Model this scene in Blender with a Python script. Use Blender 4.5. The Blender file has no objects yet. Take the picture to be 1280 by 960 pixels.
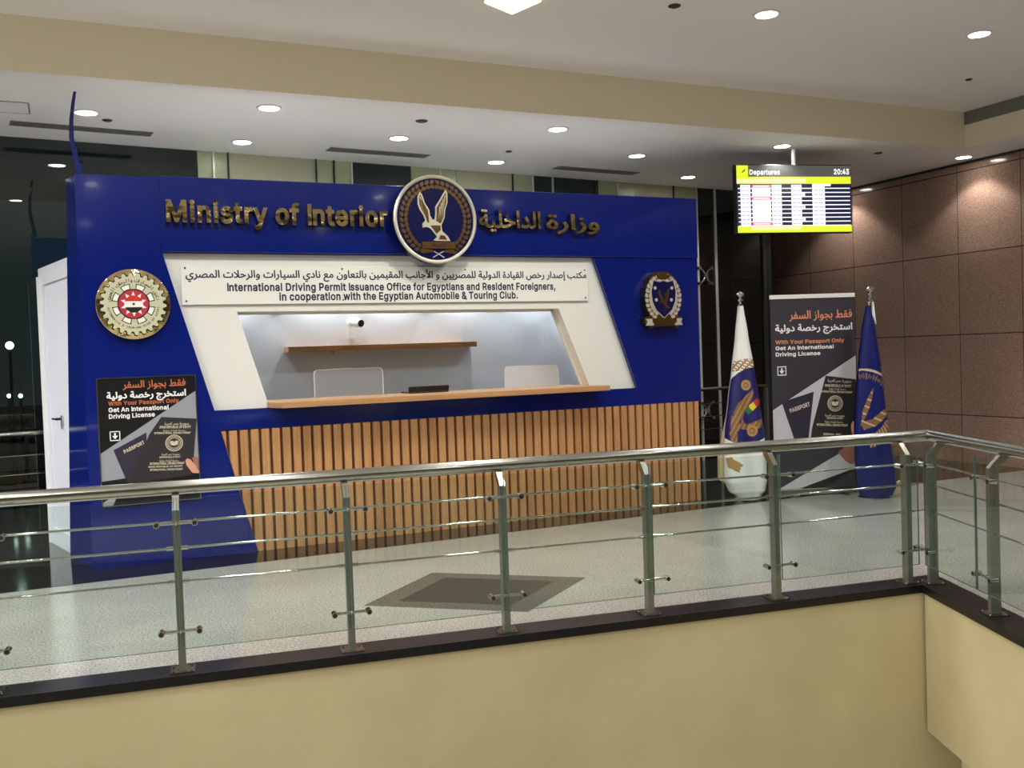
import bpy, bmesh, math, random
from mathutils import Vector, Matrix
random.seed(7)
sc = bpy.context.scene
COL = sc.collection
R = math.radians

# ------------------------------------------------------------------ camera
CAMZ = 1.63
rt = Vector((0.90623, -0.42059, -0.03514)).normalized()
YAW, PIT, ROL = R(24.8517), R(1.78477), R(2.0145)
fw = Vector((math.sin(YAW)*math.cos(PIT), math.cos(YAW)*math.cos(PIT), -math.sin(PIT)))
r0 = Vector((math.cos(YAW), -math.sin(YAW), 0)); u0 = r0.cross(fw)
rt = math.cos(ROL)*r0 - math.sin(ROL)*u0
up = math.sin(ROL)*r0 + math.cos(ROL)*u0
cd = bpy.data.cameras.new('camera'); cam = bpy.data.objects.new('camera', cd); COL.objects.link(cam)
cd.sensor_fit = 'HORIZONTAL'; cd.sensor_width = 36; cd.lens = 1209.44/1280*36
cd.clip_start = 0.05; cd.clip_end = 200
M = Matrix((rt, up, -fw)).transposed().to_4x4(); M.translation = (0, 0, CAMZ); cam.matrix_world = M
sc.camera = cam

# ------------------------------------------------------------------ world, exposure
w = bpy.data.worlds.new('night'); sc.world = w; w.use_nodes = True
w.node_tree.nodes['Background'].inputs[0].default_value = (0.5, 0.65, 0.7, 1)
w.node_tree.nodes['Background'].inputs[1].default_value = 0.07
sc.view_settings.view_transform = 'Standard'; sc.view_settings.look = 'None'
sc.view_settings.gamma = 1; sc.view_settings.use_curve_mapping = False
sc.view_settings.exposure = 0.84
SPOT_LOW, SPOT_HIGH, SPOT_SQ, SPOT_IN = 62, 92, 120, 19
LIGHT_COL = (1.0, 0.975, 0.945)

# ------------------------------------------------------------------ materials
def S(r, g, b):
    f = lambda c: (c/255/12.92) if c <= 10 else ((c/255+0.055)/1.055)**2.4
    return (f(r), f(g), f(b))
def mat(name, col, rough=0.5, metal=0.0, spec=0.5, coat=0.0, emit=None, estr=0.0):
    m = bpy.data.materials.new(name); m.use_nodes = True
    b = m.node_tree.nodes['Principled BSDF']
    b.inputs['Base Color'].default_value = (*col, 1); b.inputs['Roughness'].default_value = rough
    b.inputs['Metallic'].default_value = metal; b.inputs['Specular IOR Level'].default_value = spec
    b.inputs['Coat Weight'].default_value = coat; b.inputs['Coat Roughness'].default_value = 0.05
    if emit: b.inputs['Emission Color'].default_value = (*emit, 1); b.inputs['Emission Strength'].default_value = estr
    return m
def nd(m, t, **k):
    n = m.node_tree.nodes.new(t)
    for a, v in k.items(): setattr(n, a, v)
    return n
def lk(m, a, b): m.node_tree.links.new(a, b)
def ramp(m, fac, stops):
    r = nd(m, 'ShaderNodeValToRGB'); e = r.color_ramp.elements
    while len(e) < len(stops): e.new(0.5)
    for el, (p, c) in zip(e, stops): el.position = p; el.color = (*c, 1)
    lk(m, fac, r.inputs[0]); return r.outputs[0]
def noise(m, scale, detail=4, rough=0.6, vec=None):
    n = nd(m, 'ShaderNodeTexNoise'); n.inputs['Scale'].default_value = scale
    n.inputs['Detail'].default_value = detail; n.inputs['Roughness'].default_value = rough
    if vec is None:
        t = nd(m, 'ShaderNodeTexCoord'); vec = t.outputs['Object']
    lk(m, vec, n.inputs['Vector']); return n.outputs['Fac']
def mixc(m, fac, a, b, mode='MIX'):
    x = nd(m, 'ShaderNodeMix', data_type='RGBA', blend_type=mode)
    if isinstance(fac, float): x.inputs[0].default_value = fac
    else: lk(m, fac, x.inputs[0])
    for i, c in ((6, a), (7, b)):
        if isinstance(c, tuple): x.inputs[i].default_value = (*c, 1)
        else: lk(m, c, x.inputs[i])
    return x.outputs[2]
def bsdf(m): return m.node_tree.nodes['Principled BSDF']
def math_(m, op, a, b=None):
    n = nd(m, 'ShaderNodeMath', operation=op)
    for i, v in enumerate((a, b)):
        if v is None: continue
        if isinstance(v, (int, float)): n.inputs[i].default_value = v
        else: lk(m, v, n.inputs[i])
    return n.outputs[0]
def speckle(name, stops, scale, rough, big=None, spec=0.5):
    m = mat(name, (0.5,)*3, rough, spec=spec)
    c = ramp(m, noise(m, scale, 3, 0.7), stops)
    if big: c = mixc(m, 1.0, c, ramp(m, noise(m, 1.3, 5), big), 'MULTIPLY')
    lk(m, c, bsdf(m).inputs['Base Color']); return m
def glass(name, tint, base=0.045, rough=0.0):
    m = bpy.data.materials.new(name); m.use_nodes = True; nt = m.node_tree
    nt.nodes.remove(nt.nodes['Principled BSDF']); out = nt.nodes['Material Output']
    t = nd(m, 'ShaderNodeBsdfTransparent'); t.inputs[0].default_value = (*tint, 1)
    g = nd(m, 'ShaderNodeBsdfGlossy'); g.inputs['Roughness'].default_value = rough; g.inputs[0].default_value = (1, 1, 1, 1)
    l = nd(m, 'ShaderNodeLayerWeight'); l.inputs[0].default_value = 0.5
    p = math_(m, 'POWER', l.outputs['Facing'], 5.0)
    f = math_(m, 'ADD', math_(m, 'MULTIPLY', p, 0.9), base)
    x = nd(m, 'ShaderNodeMixShader'); lk(m, f, x.inputs[0]); lk(m, t.outputs[0], x.inputs[1]); lk(m, g.outputs[0], x.inputs[2])
    lk(m, x.outputs[0], out.inputs[0]); return m

M_floor = speckle('light grey granite', [(0.3, S(88, 86, 80)), (0.44, S(156, 154, 147)), (0.56, S(180, 179, 173)), (0.75, S(200, 199, 194))], 75, 0.16, [(0.3, (0.82,)*3), (0.7, (1, 1, 1))])
M_inlay = speckle('mid grey granite', [(0.3, S(55, 55, 54)), (0.6, S(100, 100, 97)), (0.8, S(125, 125, 120))], 80, 0.25, spec=0.35)
M_inlayd = speckle('dark grey granite', [(0.3, S(34, 35, 35)), (0.6, S(62, 64, 64)), (0.8, S(82, 84, 84))], 80, 0.3, spec=0.3)
M_black = speckle('black granite', [(0.35, S(14, 14, 15)), (0.62, S(30, 30, 31)), (0.8, S(52, 52, 54))], 60, 0.08)
M_kerb = speckle('black kerb granite', [(0.35, S(13, 13, 15)), (0.62, S(27, 27, 30)), (0.8, S(45, 45, 48))], 60, 0.28, spec=0.3)
M_beige = mat('beige paint', S(200, 188, 148), 0.55)
lk(M_beige, ramp(M_beige, noise(M_beige, 1.1, 6), [(0.3, S(184, 172, 132)), (0.7, S(202, 190, 150))]), bsdf(M_beige).inputs['Base Color'])
M_beam = mat('cream beam paint', S(240, 230, 204), 0.6)
M_ceil = mat('ceiling paint', S(244, 242, 240), 0.7)
M_cgrey = mat('grey grille', S(120, 119, 117), 0.5)
M_dark = mat('dark slot', S(52, 50, 48), 0.6)
M_damper = mat('grey bounce damper board', S(168, 168, 166), 0.7)
M_door = mat('white door paint', S(222, 226, 236), 0.35)
M_room = mat('room wall paint', S(226, 220, 206), 0.7)
def granite_wall():
    m = mat('brown polished granite', S(110, 85, 72), 0.13)
    t = nd(m, 'ShaderNodeTexCoord'); sx = nd(m, 'ShaderNodeSeparateXYZ'); lk(m, t.outputs['Object'], sx.inputs[0])
    base = ramp(m, noise(m, 95, 3, 0.7), [(0.3, S(112, 90, 78)), (0.5, S(168, 136, 118)), (0.7, S(192, 162, 144))])
    zi = math_(m, 'DIVIDE', math_(m, 'SUBTRACT', sx.outputs[2], 0.621 - 10.54), 1.054)
    yi = math_(m, 'DIVIDE', math_(m, 'SUBTRACT', sx.outputs[1], 9.03 - 9.2), 0.92)
    def near(v, wd):
        f = math_(m, 'FRACT', v); d = math_(m, 'MINIMUM', f, math_(m, 'SUBTRACT', 1.0, f)); return math_(m, 'LESS_THAN', d, wd)
    j = math_(m, 'MAXIMUM', near(zi, 0.006), near(yi, 0.005))
    # each slab is cut from a slightly different piece of stone
    wn = nd(m, 'ShaderNodeTexWhiteNoise', noise_dimensions='2D'); cb = nd(m, 'ShaderNodeCombineXYZ')
    lk(m, math_(m, 'FLOOR', zi), cb.inputs[0]); lk(m, math_(m, 'FLOOR', yi), cb.inputs[1]); lk(m, cb.outputs[0], wn.inputs['Vector'])
    base = mixc(m, 1.0, base, ramp(m, wn.outputs['Value'], [(0, (0.82,)*3), (1, (1, 1, 1))]), 'MULTIPLY')
    c = mixc(m, j, base, S(38, 28, 26)); lk(m, c, bsdf(m).inputs['Base Color'])
    r = mixc(m, j, (0.13,)*3, (0.7,)*3); lk(m, r, bsdf(m).inputs['Roughness'])
    return m
M_gran = granite_wall()
M_blue = mat('glossy royal blue panel', S(5, 26, 112), 0.12, spec=0.5, coat=0.3)
M_white = mat('white laminate', S(226, 226, 220), 0.35)
M_inner = mat('white inner wall', S(226, 231, 238), 0.45)
M_sign = mat('white acrylic', S(232, 232, 226), 0.2)
M_ink = mat('navy print', S(22, 24, 60), 0.5)
def wood(name, a, b, vertical=True):
    m = mat(name, a, 0.45); t = nd(m, 'ShaderNodeTexCoord'); mp = nd(m, 'ShaderNodeMapping')
    lk(m, t.outputs['Object'], mp.inputs[0])
    mp.inputs['Scale'].default_value = (60, 60, 2.2) if vertical else (2.2, 40, 40)
    lk(m, ramp(m, noise(m, 1.0, 5, 0.6, mp.outputs[0]), [(0.3, b), (0.7, a)]), bsdf(m).inputs['Base Color']); return m
M_slats = [wood('oak slat %s' % n, S(*c), S(c[0]-26, c[1]-24, c[2]-20)) for n, c in (('light', (204, 152, 102)), ('mid', (192, 140, 92)), ('warm', (198, 150, 100)))]
M_backer = mat('slat backing', S(112, 76, 50), 0.6)
M_oak = wood('oak shelf', S(192, 146, 98), S(168, 122, 80), False)
M_steel = mat('brushed stainless steel', S(168, 168, 160), 0.2, 1.0)
M_steeld = mat('satin stainless post', S(132, 135, 126), 0.38, 0.7)
M_chrome = mat('chrome', S(205, 205, 200), 0.08, 1.0)
M_gold = mat('polished gold', S(222, 198, 142), 0.07, 1.0)
_bp = nd(M_gold, 'ShaderNodeBump'); _bp.inputs['Strength'].default_value = 0.35; _bp.inputs['Distance'].default_value = 0.02
lk(M_gold, noise(M_gold, 9, 2, 0.5), _bp.inputs['Height']); lk(M_gold, _bp.outputs[0], bsdf(M_gold).inputs['Normal'])
M_bronze = mat('bronze gold', S(150, 118, 78), 0.28, 1.0)
M_silver = mat('pale silver', S(226, 220, 202), 0.32, 0.55)
M_navy = mat('navy enamel', S(16, 20, 70), 0.15)
M_glass = glass('railing glass', (0.90, 0.95, 0.925), 0.03)
M_pane = glass('window pane', (0.97, 0.985, 0.985), 0.03)
M_dglass = glass('dark facade glass', (0.36, 0.44, 0.44), 0.06)
M_edge = mat('glass edge', S(92, 114, 106), 0.2)
M_black_p = mat('black plastic', S(14, 14, 16), 0.4)
M_rubber = mat('dark rubber', S(24, 24, 24), 0.6)
M_alu = mat('aluminium mullion', S(214, 216, 208), 0.35, 0.3)
M_spand = mat('pale green back painted glass', S(178, 190, 150), 0.25)
M_spanw = mat('pale cream back painted glass', S(188, 190, 160), 0.25)
M_spand_d = mat('dark green back painted glass', S(44, 56, 56), 0.12)
M_led = mat('led diffuser', (1, 1, 1), 0.5, emit=(1.0, 0.97, 0.92), estr=16)
M_ledsq = mat('square lamp diffuser', (1, 1, 0.8), 0.5, emit=(1.0, 0.96, 0.45), estr=1.5)
M_wplast = mat('white plastic', S(232, 232, 230), 0.4)
M_acryl = bpy.data.materials.new('frosted acrylic'); M_acryl.use_nodes = True
_b = bsdf(M_acryl); _b.inputs['Base Color'].default_value = (*S(232, 232, 238), 1); _b.inputs['Roughness'].default_value = 0.3; _b.inputs['Alpha'].default_value = 0.8
M_acrylc = bpy.data.materials.new('clear acrylic'); M_acrylc.use_nodes = True
_b = bsdf(M_acrylc); _b.inputs['Base Color'].default_value = (*S(225, 228, 236), 1); _b.inputs['Roughness'].default_value = 0.2; _b.inputs['Alpha'].default_value = 0.08
P_blackp = mat('print charcoal', S(52, 49, 58), 0.5)
P_black2 = mat('print black', S(20, 20, 24), 0.3)
P_grey = mat('print pale grey', S(196, 192, 200), 0.5)
P_grey2 = mat('print silver grey', S(150, 152, 160), 0.35)
P_white = mat('print white', S(240, 240, 238), 0.5)
P_orange = mat('print orange', S(222, 140, 108), 0.5)
P_orange2 = mat('print rust orange', S(190, 104, 66), 0.4)
P_cover = mat('print passport black', S(38, 35, 38), 0.5)
P_cover2 = mat('print passport navy', S(40, 38, 54), 0.5)
P_gold = mat('print gilt', S(206, 196, 170), 0.5)
P_skin = mat('print skin', S(214, 156, 132), 0.5)
P_skin2 = mat('print skin shade', S(160, 108, 92), 0.5)

# ------------------------------------------------------------------ mesh builder
class MB:
    def __init__(s): s.v = []; s.f = []; s.mi = []; s.sm = []; s.mats = []
    def add(s, verts, faces, m, smooth=False):
        o = len(s.v); s.v += [tuple(p) for p in verts]
        if m not in s.mats: s.mats.append(m)
        k = s.mats.index(m)
        for f in faces: s.f.append([i+o for i in f]); s.mi.append(k); s.sm.append(smooth)
    def box(s, x0, x1, y0, y1, z0, z1, m):
        s.prism([(x0, y0, z0), (x1, y0, z0), (x1, y1, z0), (x0, y1, z0)], (0, 0, z1-z0), m)
    def prism(s, pts, vec, m, smooth=False):
        n = len(pts); a = [Vector(p) for p in pts]; b = [p+Vector(vec) for p in a]
        nrm = Vector((0, 0, 0))
        for i in range(n): nrm += a[i].cross(a[(i+1) % n])
        if nrm.dot(Vector(vec)) < 0: a.reverse(); b.reverse()
        s.add(a+b, [list(range(n))[::-1], list(range(n, 2*n))], m)
        o = len(s.v)-2*n; k = s.mats.index(m)
        for i in range(n):
            j = (i+1) % n; s.f.append([o+i, o+j, o+n+j, o+n+i]); s.mi.append(k); s.sm.append(smooth)
    def obox(s, c, u, v, wv, m):      # oriented box from centre and three half vectors
        c, u, v, wv = map(Vector, (c, u, v, wv))
        s.prism([c-u-v-wv, c+u-v-wv, c+u+v-wv, c-u+v-wv], 2*wv, m)
    def cyl(s, p, q, r, m, n=16, r2=None, caps=True):
        p, q = Vector(p), Vector(q); r2 = r if r2 is None else r2
        d = (q-p).normalized(); a = d.orthogonal().normalized(); b = d.cross(a)
        cs = [(math.cos(2*math.pi*i/n), math.sin(2*math.pi*i/n)) for i in range(n)]
        vs = [p+(a*c+b*t)*r for c, t in cs]+[q+(a*c+b*t)*r2 for c, t in cs]
        s.add(vs, [[i, (i+1) % n, n+(i+1) % n, n+i] for i in range(n)], m, True)
        if caps: s.add(vs, [list(range(n))[::-1], list(range(n, 2*n))], m)
    def lathe(s, prof, o, axis, m, n=32, smooth=True):
        o = Vector(o); d = Vector(axis).normalized(); a = d.orthogonal().normalized(); b = d.cross(a); vs = []; k = len(prof)
        for i in range(n):
            t = 2*math.pi*i/n; e = a*math.cos(t)+b*math.sin(t)
            vs += [o+e*r+d*h for r, h in prof]
        fs = []
        for i in range(n):
            for j in range(k-1):
                fs.append([i*k+j, ((i+1) % n)*k+j, ((i+1) % n)*k+j+1, i*k+j+1])
        s.add(vs, fs, m, smooth)
    def sphere(s, c, r, m, n=14):
        s.lathe([(r*math.sin(math.pi*i/8), -r*math.cos(math.pi*i/8)) for i in range(9)], c, (0, 0, 1), m, n)
    # flat artwork on a plane: F = (origin, right, up, normal)
    def poly(s, F, pts, lay, m, thick=0.0):
        o, ux, uz, n = F
        P = [o+ux*a+uz*b+n*lay for a, b in pts]
        if thick: s.prism([p-n*thick for p in P], n*thick, m)
        else:
            ar = sum(pts[i][0]*pts[(i+1) % len(pts)][1]-pts[(i+1) % len(pts)][0]*pts[i][1] for i in range(len(pts)))
            if (ux.cross(uz).dot(n) > 0) != (ar > 0): P.reverse()
            s.add(P, [list(range(len(P)))], m)
    def ring(s, F, c, r0, r1, lay, m, n=48, thick=0.0, a0=0, a1=360):
        A = [R(a0+(a1-a0)*i/n) for i in range(n+1)]
        for i in range(n):
            q = [(c[0]+r*math.cos(t), c[1]+r*math.sin(t)) for r, t in ((r0, A[i]), (r1, A[i]), (r1, A[i+1]), (r0, A[i+1]))]
            if r0 == 0: q = q[1:] if False else [q[0], q[1], q[2]]
            s.poly(F, q, lay, m, thick)
    def disc(s, F, c, r, lay, m, n=48, thick=0.0):
        s.poly(F, [(c[0]+r*math.cos(2*math.pi*i/n), c[1]+r*math.sin(2*math.pi*i/n)) for i in range(n)], lay, m, thick)
    def text(s, F, txt, x0, x1, yb, lay, m, height=None, bold=0.0, depth=0.0, res=3):
        vs, fs, bb = text_mesh(txt, bold, res)
        k = (x1-x0)/(bb[1]-bb[0]); ky = height/(bb[3]-bb[2]) if height else k
        o, ux, uz, n = F
        P = [o+ux*(x0+(x-bb[0])*k)+uz*(yb+y*ky)+n*(lay+q*2e-4) for x, y, q in vs]
        put_flat(s, P, fs, n, depth, m)
    def build(s, name, parent=None, kind=None, bevel=0.0, loc=None, label=None):
        me = bpy.data.meshes.new(name); me.from_pydata(s.v, [], s.f)
        for mm in s.mats: me.materials.append(mm)
        me.polygons.foreach_set('material_index', s.mi); me.polygons.foreach_set('use_smooth', s.sm)
        me.validate(); me.update()
        if any(s.sm): me.set_sharp_from_angle(angle=R(40))
        o = bpy.data.objects.new(name, me); COL.objects.link(o)
        if loc is not None:
            me.transform(Matrix.Translation(-Vector(loc))); o.location = loc
        if parent is not None:
            o.parent = parent
            if parent.type == 'EMPTY' or parent.get('_based'): o.matrix_parent_inverse = Matrix.Translation(parent.location).inverted()
        if bevel:
            b = o.modifiers.new('bevel', 'BEVEL'); b.width = bevel; b.segments = 2; b.limit_method = 'ANGLE'; b.angle_limit = R(50)
        if kind: o['kind'] = kind
        if label: o['label'] = label
        return o
def put_flat(s, P, fs, n, depth, m):
    if not depth: s.add(P, fs, m); return
    k = len(P); s.add(P+[p-n*depth for p in P], [list(f) for f in fs]+[[i+k for i in f][::-1] for f in fs], m)
    cnt = {}
    for f in fs:
        for i in range(len(f)):
            e = (f[i], f[(i+1) % len(f)]); cnt[e] = 1
    o = len(s.v)-2*k; mi = s.mats.index(m)
    for (a, b) in cnt:
        if (b, a) not in cnt: s.f.append([o+b, o+a, o+a+k, o+b+k]); s.mi.append(mi); s.sm.append(False)
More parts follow.
